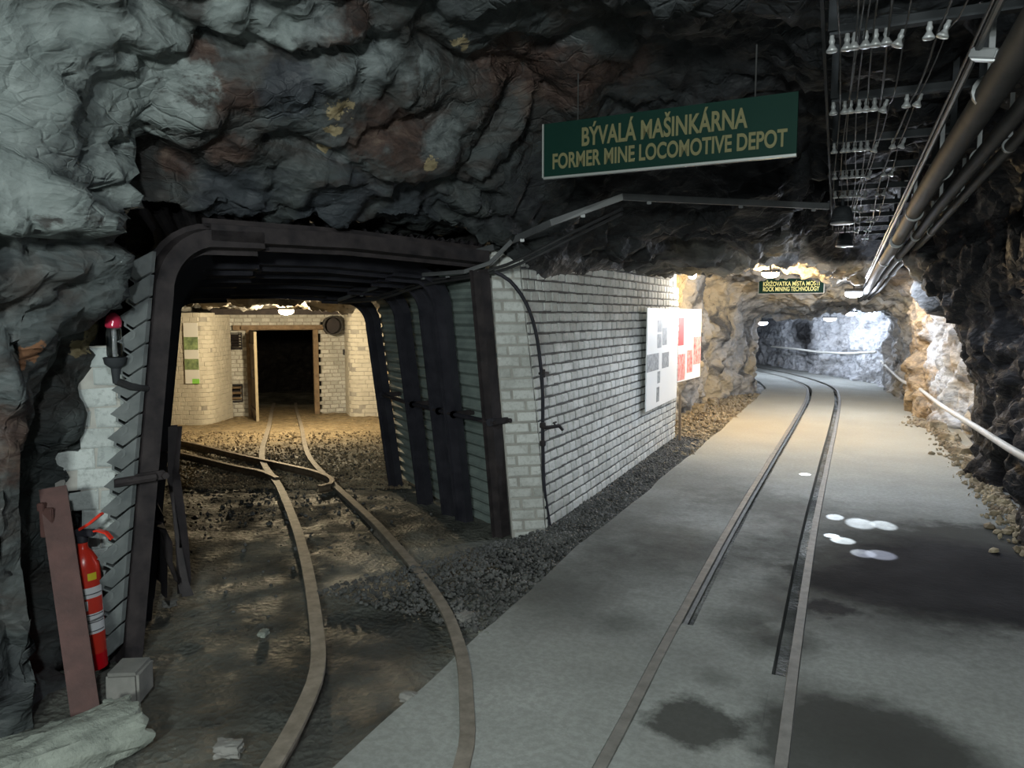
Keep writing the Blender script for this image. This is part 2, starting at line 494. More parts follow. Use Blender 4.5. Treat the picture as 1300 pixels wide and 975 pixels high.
MAT['ink'] = mat_simple('dark_ink', (0.06, 0.06, 0.065), (0.08, 0.08, 0.09), 3, 0.6, 0, 0)
MAT['sign_green'] = mat_simple('dark_green_sign', (0.0025, 0.018, 0.013), (0.003, 0.021, 0.015), 2, 0.6, 0, 0, spec=0.1)
MAT['sign_text'] = mat_simple('ochre_sign_lettering', (0.12, 0.113, 0.058), (0.14, 0.13, 0.065), 2, 0.6, 0, 0, spec=0.1)
MAT['sign_text_far'] = mat_simple('yellow_sign_lettering', (0.70, 0.66, 0.25), (0.78, 0.72, 0.3), 2, 0.5, 0, 0)
MAT['sign_edge'] = mat_simple('pale_sign_edge', (0.22, 0.23, 0.22), (0.28, 0.29, 0.28), 2, 0.45, 0.3, 0)
MAT['porcelain'] = mat_simple('white_porcelain', (0.20, 0.205, 0.21), (0.30, 0.305, 0.31), 5, 0.35, 0, 0)
MAT['wire'] = mat_simple('dull_copper_wire', (0.02, 0.02, 0.02), (0.045, 0.045, 0.045), 5, 0.6, 0.0, 0)
MAT['bracket'] = mat_simple('grey_bracket_steel', (0.020, 0.023, 0.026), (0.038, 0.041, 0.046), 6, 0.7, 0.0, 0.1, spec=0.2)
MAT['pipe'] = mat_simple('grey_painted_pipe', (0.022, 0.022, 0.022), (0.045, 0.044, 0.043), 7, 0.65, 0.0, 0.2, spec=0.25)
MAT['conduit'] = mat_simple('grey_cable_duct', (0.06, 0.062, 0.066), (0.095, 0.098, 0.102), 7, 0.5, 0.1, 0.1)
MAT['clip'] = mat_simple('pale_clip', (0.14, 0.145, 0.15), (0.22, 0.225, 0.23), 7, 0.45, 0.3, 0)
MAT['hose'] = mat_simple('pale_hose', (0.42, 0.40, 0.36), (0.52, 0.50, 0.46), 7, 0.6, 0, 0.1)
MAT['wood'] = mat_simple('brown_timber', (0.16, 0.11, 0.07), (0.30, 0.22, 0.14), 9, 0.75, 0, 0.3)
MAT['wood_dark'] = mat_simple('dark_timber', (0.07, 0.05, 0.035), (0.16, 0.12, 0.085), 9, 0.8, 0, 0.3)
MAT['door_edge'] = mat_simple('worn_door_edge', (0.42, 0.36, 0.25), (0.5, 0.44, 0.32), 9, 0.7, 0, 0.2)
MAT['plaster'] = mat_simple('old_white_plaster', (0.52, 0.50, 0.44), (0.66, 0.64, 0.57), 4, 0.9, 0, 0.5, 0.01)
MAT['paper'] = mat_simple('white_poster_sheet', (0.82, 0.84, 0.84), (0.86, 0.87, 0.87), 2, 0.4, 0, 0)
MAT['photo_grey'] = mat_simple('grey_photo_print', (0.10, 0.11, 0.12), (0.45, 0.48, 0.5), 22, 0.4, 0, 0, detail=6)
MAT['photo_green'] = mat_simple('green_photo_print', (0.10, 0.16, 0.09), (0.42, 0.55, 0.28), 12, 0.4, 0, 0, detail=6)
MAT['photo_red'] = mat_simple('red_photo_print', (0.55, 0.03, 0.03), (0.75, 0.55, 0.52), 16, 0.4, 0, 0, detail=6)
MAT['green_ink'] = mat_simple('bright_green_ink', (0.30, 0.75, 0.12), (0.34, 0.8, 0.15), 2, 0.4, 0, 0)
MAT['red_ink'] = mat_simple('red_ink', (0.72, 0.05, 0.05), (0.76, 0.06, 0.06), 2, 0.4, 0, 0)
MAT['rope'] = mat_simple('pale_rope', (0.5, 0.5, 0.47), (0.6, 0.6, 0.57), 9, 0.8, 0, 0)


def glass_mat(name, col, rough=0.05):
    m = NT(name)
    m.set(col, rough)
    m.b.inputs['Transmission Weight'].default_value = 1.0
    m.b.inputs['IOR'].default_value = 1.4
    return m.m


MAT['glass'] = glass_mat('clear_glass', (0.9, 0.92, 0.95))
MAT['red_glass'] = mat_simple('red_glass_cap', (0.35, 0.02, 0.05), (0.45, 0.03, 0.07), 3, 0.1, 0, 0)

# ------------------------------------------------------------------ object helpers


def tag(o, label=None, cat=None, group=None, kind=None):
    if label:
        o['label'] = label
    if cat:
        o['category'] = cat
    if group:
        o['group'] = group
    if kind:
        o['kind'] = kind
    return o


def thing(name, loc=(0, 0, 0), label=None, cat=None, group=None):
    o = bpy.data.objects.new(name, None)
    o.empty_display_size = 0.1
    COL.objects.link(o)
    o.location = loc
    return tag(o, label, cat, group)


def copy_tree(o, parent=None):
    c = o.copy()
    COL.objects.link(c)
    if parent is not None:
        c.parent = parent
    for ch in list(o.children):
        copy_tree(ch, c)
    return c


class MB:
    """collects shapes in world or local coordinates and links them as one mesh object"""

    def __init__(self):
        self.v, self.f, self.mi = [], [], []
        self.cur = 0

    def add(self, vs, fs):
        b = len(self.v)
        self.v.extend([tuple(p) for p in vs])
        self.f.extend([tuple(b + i for i in f) for f in fs])
        self.mi.extend([self.cur] * len(fs))
        return self

    def box(self, c, s, M=None, bev=0.0, jit=0.0):
        hx, hy, hz = s[0] / 2, s[1] / 2, s[2] / 2
        if bev <= 0:
            vs = [Vector((x * hx, y * hy, z * hz)) for x in (-1, 1) for y in (-1, 1) for z in (-1, 1)]
            fs = [(0, 1, 3, 2), (4, 6, 7, 5), (0, 4, 5, 1), (2, 3, 7, 6), (0, 2, 6, 4), (1, 5, 7, 3)]
        else:
            bm = bmesh.new()
            bmesh.ops.create_cube(bm, size=1)
            for v in bm.verts:
                v.co = Vector((v.co.x * s[0], v.co.y * s[1], v.co.z * s[2]))
            bmesh.ops.bevel(bm, geom=bm.edges[:], offset=bev, segments=2, affect='EDGES')
            bm.verts.index_update()
            vs = [v.co.copy() for v in bm.verts]
            fs = [tuple(v.index for v in f.verts) for f in bm.faces]
            bm.free()
        if jit:
            vs = [v + Vector((random.uniform(-jit, jit), random.uniform(-jit, jit), random.uniform(-jit, jit))) for v in vs]
        if M is not None:
            vs = [M @ v for v in vs]
        c = Vector(c)
        return self.add([v + c for v in vs], fs)

    def sweep(self, path, prof, ups=None, closed=True, caps=True):
        """prof: list of (side, up); path: list of points; ups: up vector(s)"""
        path = [Vector(p) for p in path]
        n, m = len(path), len(prof)
        vs = []
        for i, p in enumerate(path):
            if i == 0:
                t = path[1] - p
            elif i == n - 1:
                t = p - path[i - 1]
            else:
                t = (path[i + 1] - p).normalized() + (p - path[i - 1]).normalized()
            t.normalize()
            up = ups[i] if isinstance(ups, list) else (ups or Vector((0, 0, 1)))
            up = Vector(up)
            side = t.cross(up)
            if side.length < 1e-5:
                side = t.cross(Vector((1, 0, 0)))
            side.normalize()
            u = side.cross(t).normalized()
            for a, b in prof:
                vs.append(p + side * a + u * b)
        fs = []
        mm = m if closed else m - 1
        for i in range(n - 1):
            for j in range(mm):
                k = (j + 1) % m
                fs.append((i * m + j, i * m + k, (i + 1) * m + k, (i + 1) * m + j))
        if caps and closed:
            fs.append(tuple(range(m - 1, -1, -1)))
            fs.append(tuple((n - 1) * m + j for j in range(m)))
        return self.add(vs, fs)

    def tube(self, path, r, n=10, caps=True):
        prof = [(r * math.cos(2 * math.pi * k / n), r * math.sin(2 * math.pi * k / n)) for k in range(n)]
        p0, p1 = Vector(path[0]), Vector(path[-1])
        up = Vector((0, 0, 1)) if abs((p1 - p0).normalized().z) < 0.9 else Vector((0.3, 1, 0))
        return self.sweep(path, prof, up, True, caps)

    def lathe(self, c, prof, n=20, M=None):
        """prof: list of (r, z) bottom to top"""
        vs, fs = [], []
        m = len(prof)
        for k in range(n):
            a = 2 * math.pi * k / n
            for r, z in prof:
                vs.append(Vector((r * math.cos(a), r * math.sin(a), z)))
        for k in range(n):
            k2 = (k + 1) % n
            for j in range(m - 1):
                fs.append((k * m + j, k2 * m + j, k2 * m + j + 1, k * m + j + 1))
        fs.append(tuple(k * m for k in range(n - 1, -1, -1)))
        fs.append(tuple(k * m + m - 1 for k in range(n)))
        if M is not None:
            vs = [M @ v for v in vs]
        c = Vector(c)
        return self.add([v + c for v in vs], fs)

    def prism(self, pts, z0, z1):
        n = len(pts)
        vs = [(p[0], p[1], z0) for p in pts] + [(p[0], p[1], z1) for p in pts]
        fs = [tuple(range(n - 1, -1, -1)), tuple(range(n, 2 * n))]
        fs += [(k, (k + 1) % n, n + (k + 1) % n, n + k) for k in range(n)]
        return self.add(vs, fs)

    def slab(self, quad, nrm, th):
        """flat sheet from 4 points thickened backwards along nrm"""
        nv = Vector(nrm).normalized() * th
        q = [Vector(p) for p in quad]
        return self.add(q + [p - nv for p in q], [(0, 1, 2, 3), (7, 6, 5, 4), (0, 4, 5, 1), (1, 5, 6, 2), (2, 6, 7, 3), (3, 7, 4, 0)])

    def build(self, name, mat, parent=None, smooth=False, origin=None):
        me = bpy.data.meshes.new(name)
        off = Vector(origin) if origin is not None else Vector((0, 0, 0))
        if parent is not None and origin is None:
            off = Vector(parent.location)
            pp = parent.parent
            while pp is not None:
                off = off + Vector(pp.location)
                pp = pp.parent
        me.from_pydata([tuple(Vector(p) - off) for p in self.v], [], self.f)
        me.update()
        bm = bmesh.new()
        bm.from_mesh(me)
        bmesh.ops.recalc_face_normals(bm, faces=bm.faces[:])
        bm.to_mesh(me)
        bm.free()
        for mm in (mat if isinstance(mat, (list, tuple)) else [mat]):
            me.materials.append(mm)
        if isinstance(mat, (list, tuple)):
            me.polygons.foreach_set('material_index', self.mi)
        if smooth:
            me.polygons.foreach_set('use_smooth', [True] * len(me.polygons))
            try:
                me.set_sharp_from_angle(angle=math.radians(40))
            except Exception:
                pass
        o = bpy.data.objects.new(name, me)
        COL.objects.link(o)
        if parent is not None:
            o.parent = parent
        elif origin is not None:
            o.location = off
        return o


# ------------------------------------------------------------------ plan of the workings
MAIN = [(1.5, -9.0), (1.40, -3.6), (1.32, 0.5), (1.30, 3), (1.28, 6.0), (1.22, 9.2), (1.62, 10.2), (1.62, 11.8), (1.08, 13.4), (1.02, 15.5), (0.84, 17.6),
        (0.78, 19.6), (-2.5, 25.9), (-5.2, 31.0), (-8.0, 29.5), (-5.2, 24.4), (-2.9, 19.6), (-1.78, 17.6), (-1.8, 16.4),
        (-2.35, 14.6), (-2.5, 12.6), (-2.45, 11.6), (-2.75, 10.6), (-2.6, 9.7), (-2.25, 9.2), (-2.25, 5.5), (-2.35, 5.2), (-3.05, 3.2), (-3.32, 2.6),
        (-3.36, 2.15), (-2.86, 1.86), (-3.0, 1.3), (-2.95, 0.4), (-2.7, -0.8), (-1.8, -3.6), (-1.6, -9.0)]
DRIFT = [(-2.6, 2.3), (-2.3, 3.6), (-2.25, 5.1), (-2.55, 5.65), (-3.4, 6.15), (-4.4, 6.9), (-5.65, 8.6), (-7.9, 11.9), (-8.6, 12.9), (-9.7, 13.6),
         (-10.3, 14.2), (-13.0, 18.0), (-15.8, 15.2), (-12.9, 12.4), (-12.6, 11.2), (-12.4, 9.0), (-9.0, 4.6), (-7.4, 4.3), (-5.7, 4.3), (-5.1, 4.0), (-4.35, 3.38), (-3.88, 3.0), (-3.6, 2.76), (-3.24, 2.28)]
PA, PB = (-3.18, 2.42), (-2.30, 5.1)      # portal line
pl = math.hypot(PB[0] - PA[0], PB[1] - PA[1])
PN = ((PB[1] - PA[1]) / pl, -(PB[0] - PA[0]) / pl)   # points into the hall


def drift_u(X, Y):
    return (X + 2.8) * -0.69 + (Y - 3.9) * 0.72


def drift_floor(X, Y):
    return -0.037 * np.clip(drift_u(X, Y) - 1.0, 0, 13)


def h_main(X, Y):
    s = (X - PA[0]) * PN[0] + (Y - PA[1]) * PN[1]          # distance in front of the portal
    near = 2.20 + 0.80 * np.maximum(s, 0)
    near = np.minimum(near, 3.15)
    brow = 3.05 - 0.75 * sstep(4.2, 6.9, Y)
    left = np.minimum(near, brow)
    left = left + 0.25 * sstep(8.6, 11.0, Y) - 0.35 * sstep(13.5, 16.5, Y)
    right = 2.95 - 0.75 * sstep(12.0, 15.5, Y)
    wgt = sstep(-0.75, -0.15, X)
    h = left * (1 - wgt) + np.minimum(near, right) * wgt
    return h - 0.42 * sstep(15.0, 16.8, Y) + 0.25 * sstep(18.2, 19.6, Y)


def h_drift(X, Y):
    u = drift_u(X, Y)
    return 2.13 - 0.27 * sstep(3.0, 7.5, u)


# ------------------------------------------------------------------ rock shell: distance field -> surface nets
VS = 0.045
gx = np.arange(-16.4, 2.5, VS)
gy = np.arange(-9.6, 31.6, VS)
gz = np.arange(-0.95, 3.7, VS)
X2, Y2 = np.meshgrid(gx, gy, indexing='ij')
P2 = np.stack([X2.ravel(), Y2.ravel(), np.zeros(X2.size)], 1)
wob = (fbm(P2 * 0.9, 3, 40) * 0.07).reshape(X2.shape)
sdM = poly_sd(X2, Y2, MAIN)
sdD = poly_sd(X2, Y2, DRIFT)
nearbrick = np.exp(-(((X2 + 2.2) / 0.6) ** 2)) * ((Y2 > 4.6) & (Y2 < 10.2))
sdM = sdM + wob * (1 - nearbrick)
sdD = sdD + wob * sstep(4, 6, drift_u(X2, Y2))
hM = h_main(X2, Y2) + (fbm(P2 * 0.8 + 5, 4, 50) * 0.10).reshape(X2.shape)
hD = h_drift(X2, Y2) + (fbm(P2 * 0.9 + 9, 3, 60) * 0.05).reshape(X2.shape)
lean = np.zeros_like(gz)
FLD = np.empty((len(gx), len(gy), len(gz)), np.float32)
left_near = sstep(-1.2, -1.8, X2) * sstep(2.6, 1.9, Y2) * sstep(-0.5, 0.3, Y2)
recess_w = sstep(-2.70, -2.95, X2) * sstep(2.52, 2.36, Y2)
right_w = sstep(0.2, 0.7, X2) * sstep(9.8, 9.0, Y2)
for k, z in enumerate(gz):
    ov = left_near * (0.16 * sstep(1.85, 2.0, z) - 0.04 * sstep(1.8, 1.2, z)) + right_w * (0.12 * sstep(0.8, 2.1, z) + sstep(6.8, 8.6, Y2) * (0.16 * sstep(0.8, 1.5, z) + 0.42 * sstep(1.5, 2.2, z)))
    ov = ov + recess_w * 0.50 * sstep(1.60, 1.80, z)
    a = smax(sdM + ov, z - hM, 0.45)
    b = smax(sdD, z - hD, 0.30)
    FLD[:, :, k] = np.minimum(a, b)
FLD[:, :, 0] = np.maximum(FLD[:, :, 0], 0.02)


def surface_nets(F):
    nx, ny, nz = F.shape
    S = F < 0
    cnt = np.zeros((nx - 1, ny - 1, nz - 1), np.int8)
    for dx in (0, 1):
        for dy in (0, 1):
            for dz in (0, 1):
                cnt += S[dx:nx - 1 + dx, dy:ny - 1 + dy, dz:nz - 1 + dz]
    act = (cnt > 0) & (cnt < 8)
    idx = np.full(act.shape, -1, np.int64)
    I, J, K = np.nonzero(act)
    idx[I, J, K] = np.arange(len(I))
    acc = np.zeros((len(I), 3))
    num = np.zeros(len(I))
    corners = [(a, b, c) for a in (0, 1) for b in (0, 1) for c in (0, 1)]
    for a in range(8):
        for b in range(a + 1, 8):
            ca, cb = np.array(corners[a]), np.array(corners[b])
            if abs(ca - cb).sum() != 1:
                continue
            fa = F[I + ca[0], J + ca[1], K + ca[2]]
            fb = F[I + cb[0], J + cb[1], K + cb[2]]
            m = (fa < 0) != (fb < 0)
            t = np.where(m, fa / np.where(m, fa - fb, 1), 0)
            acc += m[:, None] * (ca + (cb - ca) * t[:, None])
            num += m
    V = np.stack([I, J, K], 1) + acc / num[:, None]
    quads = []
    for ax in range(3):
        sl = [slice(1, n - 1) for n in F.shape]
        s0 = list(sl)
        s1 = list(sl)
        s0[ax] = slice(0, F.shape[ax] - 1)
        s1[ax] = slice(1, F.shape[ax])
        a = S[tuple(s0)]
        b = S[tuple(s1)]
        ch = a != b
        i, j, k = np.nonzero(ch)
        st = a[i, j, k]
        off = [1, 1, 1]
        off[ax] = 0
        i, j, k = i + off[0], j + off[1], k + off[2]
        u, v = [q for q in range(3) if q != ax]
        P = np.stack([i, j, k], 1)
        eu = np.zeros(3, int)
        eu[u] = 1
        ev = np.zeros(3, int)
        ev[v] = 1
        c0, c1, c2, c3 = P - eu - ev, P - ev, P, P - eu
        q = np.stack([idx[c[:, 0], c[:, 1], c[:, 2]] for c in (c0, c1, c2, c3)], 1)
        flip = st if ax != 1 else ~st
        q = np.where(flip[:, None], q, q[:, ::-1])
        quads.append(q)
    Q = np.concatenate(quads)
    Q = Q[(Q >= 0).all(1)]
    return V, Q


RV, RQ = surface_nets(FLD)
del FLD
RV = RV * VS + np.array([gx[0], gy[0], gz[0]])
# drop what lies under the floor, behind the camera cap and where brick or lining hides it
def fnormal(V, Q):
    n = np.cross(V[Q[:, 2]] - V[Q[:, 0]], V[Q[:, 3]] - V[Q[:, 1]])
    return n / (np.linalg.norm(n, axis=1)[:, None] + 1e-12)


def vnormal(V, Q):
    fn = np.cross(V[Q[:, 2]] - V[Q[:, 0]], V[Q[:, 3]] - V[Q[:, 1]])
    vn = np.zeros_like(V)
    for c in range(4):
        np.add.at(vn, Q[:, c], fn)
    return vn / (np.linalg.norm(vn, axis=1)[:, None] + 1e-12)


FC = RV[RQ].mean(1)
keep = (FC[:, 2] > -0.62)
RQ = RQ[keep]
used = np.zeros(len(RV), bool)
used[RQ.ravel()] = True
remap = np.cumsum(used) - 1
RV, RQ = RV[used], remap[RQ]
VN = vnormal(RV, RQ)          # orientation checked below
# orient to point into the void
test = RV + VN * 0.1


def void_val(P):
    a = np.maximum(poly_sd(P[:, 0], P[:, 1], MAIN), P[:, 2] - h_main(P[:, 0], P[:, 1]))
    b = np.maximum(poly_sd(P[:, 0], P[:, 1], DRIFT), P[:, 2] - h_drift(P[:, 0], P[:, 1]))
    return np.minimum(a, b)


smp = rng.choice(len(RV), 4000)
if (void_val(test[smp]) > void_val((RV - VN * 0.1)[smp])).mean() > 0.5:
    RQ = RQ[:, ::-1]
    VN = -VN

Rm = np.array(Matrix.Rotation(0.55, 3, 'Y') @ Matrix.Rotation(0.45, 3, 'X'))
PR = RV @ Rm.T * np.array([1.0, 1.0, 1.55])
warp = np.stack([vnoise(PR * 1.7, 91), vnoise(PR * 1.7, 92), vnoise(PR * 1.7, 93)], 1)
PW = PR + warp * 0.16
disp = (0.085 * fbm(PW * 0.85, 3, 1) + 0.115 * facets(PW * 1.35, 200) + 0.072 * facets(PW * 3.1, 300) +
        0.036 * facets(PW * 6.6, 400) + 0.006 * fbm(PW * 11, 2, 5))
# smoother shotcrete patch at upper left
sm = sstep(1.2, 0.7, np.linalg.norm(RV - np.array([-2.5, 0.9, 2.8]), axis=1))
disp = disp * (1 - 0.6 * sm)
bz = np.exp(-((RV[:, 0] + 2.2) / 0.35) ** 2) * ((RV[:, 1] > 5.0) & (RV[:, 1] < 9.9)) * (RV[:, 2] < 2.1)
disp = disp * (1 - 0.9 * bz)
disp = disp - 0.03
# cracks and ledges of the roof over the portal
CY, SY, CP, SP = math.cos(YAW), math.sin(YAW), math.cos(PITCH), math.sin(PITCH)
rr_ = RV[:, 0] * CY + RV[:, 1] * SY
dd_ = -RV[:, 0] * SY + RV[:, 1] * CY
uu_ = RV[:, 2] - CAM_H
fw_ = dd_ * CP - uu_ * SP
ok = (fw_ > 1.0) & (fw_ < 6.5)
fwc = np.where(ok, fw_, 1)
ix = 650 + F_PX * rr_ / fwc
iy = 487.5 - F_PX * (dd_ * SP + uu_ * CP) / fwc
wv = fbm(RV * 4.0, 3, 33)
for pl_, wd_, dep in (([(170, -30), (190, 20), (235, 55), (300, 80), (370, 95), (430, 75), (500, 62)], 0.050, 0.13),
                      ([(350, 188), (430, 212), (500, 232), (570, 240), (640, 262)], 0.035, 0.09),
                      ([(20, 250), (60, 262), (115, 258), (165, 240), (215, 215)], 0.022, 0.06),
                      ([(0, 322), (80, 318), (150, 306), (215, 285)], 0.040, 0.12),
                      ([(75, 75), (110, 110), (150, 118)], 0.016, 0.05), ([(160, 70), (200, 100), (260, 92), (290, 70)], 0.020, 0.05),
                      ([(545, 60), (600, 100), (660, 92), (720, 130)], 0.035, 0.08), ([(130, 195), (190, 190), (250, 178), (300, 150)], 0.018, 0.05)):
    dmin = np.full(len(RV), 1e9)
    for a_, b_ in zip(pl_[:-1], pl_[1:]):
        ex_, ey_ = b_[0] - a_[0], b_[1] - a_[1]
        t_ = np.clip(((ix - a_[0]) * ex_ + (iy - a_[1]) * ey_) / (ex_ * ex_ + ey_ * ey_), 0, 1)
        dmin = np.minimum(dmin, np.hypot(ix - a_[0] - t_ * ex_, iy - a_[1] - t_ * ey_))
    dm = dmin * fwc / F_PX + wv * 0.018
    disp = disp - np.where(ok, dep * sstep(wd_ * 1.6, wd_ * 0.3, dm), 0)
RV = RV + VN * disp[:, None]
VN = vnormal(RV, RQ)
from mathutils.bvhtree import BVHTree
nearf = (RV[RQ].mean(1)[:, 1] < 15) & (RV[RQ].mean(1)[:, 0] > -5)
BVH = BVHTree.FromPolygons(RV.tolist(), RQ[nearf].tolist())


def rock_at(px, py):
    hit = BVH.ray_cast(Vector((0, 0, CAM_H)), Vector(ray(px, py)).normalized(), 30)
    return hit[0] if hit[0] is not None else Vector((0, -50, 0))


MAT['rock'] = rock_material()


def mesh_np(name, V, Q, mat, vn=None, smooth=True):
    used = np.zeros(len(V), bool)
    used[Q.ravel()] = True
    rm = np.cumsum(used) - 1
    V2, Q2 = V[used], rm[Q]
    me = bpy.data.meshes.new(name)
    me.vertices.add(len(V2))
    me.vertices.foreach_set('co', V2.astype(np.float32).ravel())
    me.loops.add(Q2.size)
    me.loops.foreach_set('vertex_index', Q2.astype(np.int32).ravel())
    me.polygons.add(len(Q2))
    me.polygons.foreach_set('loop_start', np.arange(0, Q2.size, 4, dtype=np.int32))
    try:
        me.polygons.foreach_set('loop_total', np.full(len(Q2), 4, np.int32))
    except Exception:
        pass
    me.update(calc_edges=True)
    me.validate()
    me.polygons.foreach_set('use_smooth', np.full(len(me.polygons), smooth))
    me.materials.append(mat)
    if vn is not None:
        me.normals_split_custom_set_from_vertices([tuple(x) for x in vn[used]])
    o = bpy.data.objects.new(name, me)
    COL.objects.link(o)
    return o


FC = RV[RQ].mean(1)
inD = (poly_sd(FC[:, 0], FC[:, 1], DRIFT) < 0.6) & (poly_sd(FC[:, 0], FC[:, 1], MAIN) > 0.0) & (drift_u(FC[:, 0], FC[:, 1]) > 0.4)
hh = np.where(inD, h_drift(FC[:, 0], FC[:, 1]), h_main(FC[:, 0], FC[:, 1]))
inset = np.where(inD, -poly_sd(FC[:, 0], FC[:, 1], DRIFT), -poly_sd(FC[:, 0], FC[:, 1], MAIN))
isceil = (FC[:, 2] > hh - 0.42) & (inset > 0.10) | (FC[:, 2] > hh - 0.12)
isback = (FC[:, 1] > 19.3) & (FC[:, 0] > -0.4 - (FC[:, 1] - 19.3) * 0.62)
masks = {
    'ceiling': (isceil & ~inD, 'rough dark rock roof of the main mine tunnel and junction'),
    'ceiling_drift': (isceil & inD, 'rock roof over the side drift towards the locomotive depot'),
    'wall_right': (~isceil & ~inD & ~isback & (FC[:, 0] > -0.3), 'rough rock wall along the right side of the main tunnel'),
    'wall_back': (~isceil & ~inD & isback, 'pale lit rock wall where the main tunnel bends far ahead'),
    'wall_left': (~isceil & ~inD & ~isback & (FC[:, 0] <= -0.3), 'rough rock wall on the left side of the tunnel and junction'),
    'wall_drift': (~isceil & inD, 'yellowish rock wall of the side drift and depot'),
}
for nm, (mk, lb) in masks.items():
    o = mesh_np(nm, RV, RQ[mk], MAT['rock'], VN)
    tag(o, lb, 'ceiling' if nm.startswith('ceil') else 'wall', kind='structure')


# ------------------------------------------------------------------ floors
def floor_grid(name, pts, zfun, amp, step, mat, margin, label, bumps=0.0):
    xs = [p[0] for p in pts]
    ys = [p[1] for p in pts]
    ax = np.arange(min(xs) - 0.5, max(xs) + 0.5, step)
    ay = np.arange(min(ys) - 0.5, max(ys) + 0.5, step)
    X, Y = np.meshgrid(ax, ay, indexing='ij')
    P = np.stack([X.ravel(), Y.ravel(), np.zeros(X.size)], 1)
    Z = zfun(X, Y) + (fbm(P * 1.3, 3, 70) * amp).reshape(X.shape)
    if bumps:
        Z = Z + (np.maximum(facets(P * 5.0, 500), -0.3) * bumps).reshape(X.shape) + (facets(P * 13.0, 510) * bumps * 0.4).reshape(X.shape)
    m = poly_sd(X, Y, pts) < margin
    nx, ny = X.shape
    idg = np.arange(nx * ny).reshape(nx, ny)
    c = m[:-1, :-1] & m[1:, :-1] & m[1:, 1:] & m[:-1, 1:]
    Q = np.stack([idg[:-1, :-1][c], idg[1:, :-1][c], idg[1:, 1:][c], idg[:-1, 1:][c]], 1)
    V = np.stack([X.ravel(), Y.ravel(), Z.ravel()], 1)
    o = mesh_np(name, V, Q, mat, None)
    tag(o, label, 'floor', kind='structure')
    return o


def path_interp(pts, step):
    pts = [np.array(p, float) for p in pts]
    # Catmull-Rom
    out = []
    n = len(pts)
    for i in range(n - 1):
        p0 = pts[max(i - 1, 0)]
        p1, p2 = pts[i], pts[i + 1]
        p3 = pts[min(i + 2, n - 1)]
        L = np.linalg.norm(p2 - p1)
        k = max(1, int(round(L / step)))
        for j in range(k):
            t = j / k
            out.append(0.5 * ((2 * p1) + (-p0 + p2) * t + (2 * p0 - 5 * p1 + 4 * p2 - p3) * t * t + (-p0 + 3 * p1 - 3 * p2 + p3) * t ** 3))
    out.append(pts[-1])
    return np.array(out)


def offset(P, d):
    t = np.gradient(P, axis=0)
    t /= np.linalg.norm(t, axis=1)[:, None]
    nrm = np.stack([t[:, 1], -t[:, 0]], 1)
    return P + nrm * d


RAIL_L = path_interp([(-0.74, -8.6), (-0.75, 0), (-0.76, 2.5), (-0.77, 3.7), (-0.77, 6.1), (-0.73, 9.3), (-0.68, 13), (-0.68, 16.2), (-0.85, 18.6), (-1.6, 21.2), (-2.9, 24), (-5.2, 28.3)], 0.08)

floor_grid('floor', MAIN, lambda X, Y: -0.050 - 0.07 * sstep(-1.6, -1.3, X), 0.012, 0.05, MAT['dirt'], 0.35, 'dark trodden dirt bed under the main tunnel slab', 0.018)
floor_grid('floor_drift', DRIFT, lambda X, Y: drift_floor(X, Y) - 0.052, 0.016, 0.05, MAT['dirt'], 0.35, 'uneven dirt and gravel floor of the side drift', 0.013)


def ribbon(name, o0, o1, nacross, label, z0=0.0, y_from=-9, y_to=99, edge_noise=0.0):
    A = offset(RAIL_L, o0)
    B = offset(RAIL_L, o1)
    sel = (RAIL_L[:, 1] > y_from) & (RAIL_L[:, 1] < y_to)
    A, B = A[sel], B[sel]
    n = len(A)
    if edge_noise:
        q = np.stack([A[:, 0] * 0, A[:, 1], A[:, 1] * 0], 1)
        A = A + np.stack([fbm(q * 1.2, 3, 77) * edge_noise, 0 * A[:, 0]], 1)
    ts = np.linspace(0, 1, nacross)
    V = np.concatenate([A + (B - A) * t for t in ts])
    z = z0 + fbm(np.stack([V[:, 0], V[:, 1], 0 * V[:, 0]], 1) * 1.7, 3, 80) * 0.004
    top = np.stack([V[:, 0], V[:, 1], z], 1)
    sideA = np.stack([A[:, 0], A[:, 1], np.full(n, -0.12)], 1)
    sideB = np.stack([B[:, 0], B[:, 1], np.full(n, -0.12)], 1)
    VV = np.concatenate([top, sideA, sideB])
    Q = []
    base = np.arange(n - 1)
    for k in range(nacross - 1):
        a = k * n + base
        b = (k + 1) * n + base
        Q.append(np.stack([a, b, b + 1, a + 1], 1))
    sa = nacross * n + base
    sb = (nacross + 1) * n + base
    Q.append(np.stack([sa, base, base + 1, sa + 1], 1))
    lt = (nacross - 1) * n + base
    Q.append(np.stack([lt, sb, sb + 1, lt + 1], 1))
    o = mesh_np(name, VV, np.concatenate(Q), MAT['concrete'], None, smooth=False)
    o.data.set_sharp_from_angle(angle=math.radians(30)) if hasattr(o.data, 'set_sharp_from_angle') else None
    o.data.polygons.foreach_set('use_smooth', np.full(len(o.data.polygons), True))
    tag(o, label, 'floor', kind='structure')
    return o


ribbon('floor_slab_left', -0.90, -0.028, 14, 'damp grey concrete strip left of the main track', edge_noise=0.03)
ribbon('floor_slab_middle', 0.085, 0.515, 8, 'narrow grey concrete strip between the two main rails')
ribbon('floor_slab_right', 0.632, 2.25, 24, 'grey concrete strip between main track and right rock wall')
ribbon('floor_groove_fill', 0.024, 0.088, 3, 'caked dirt filling the near end of the left rail groove', z0=-0.004, y_to=3.9)
ribbon('floor_groove_fill', 0.512, 0.582, 3, 'caked dirt filling the near end of the right rail groove', z0=-0.004, y_to=3.55)

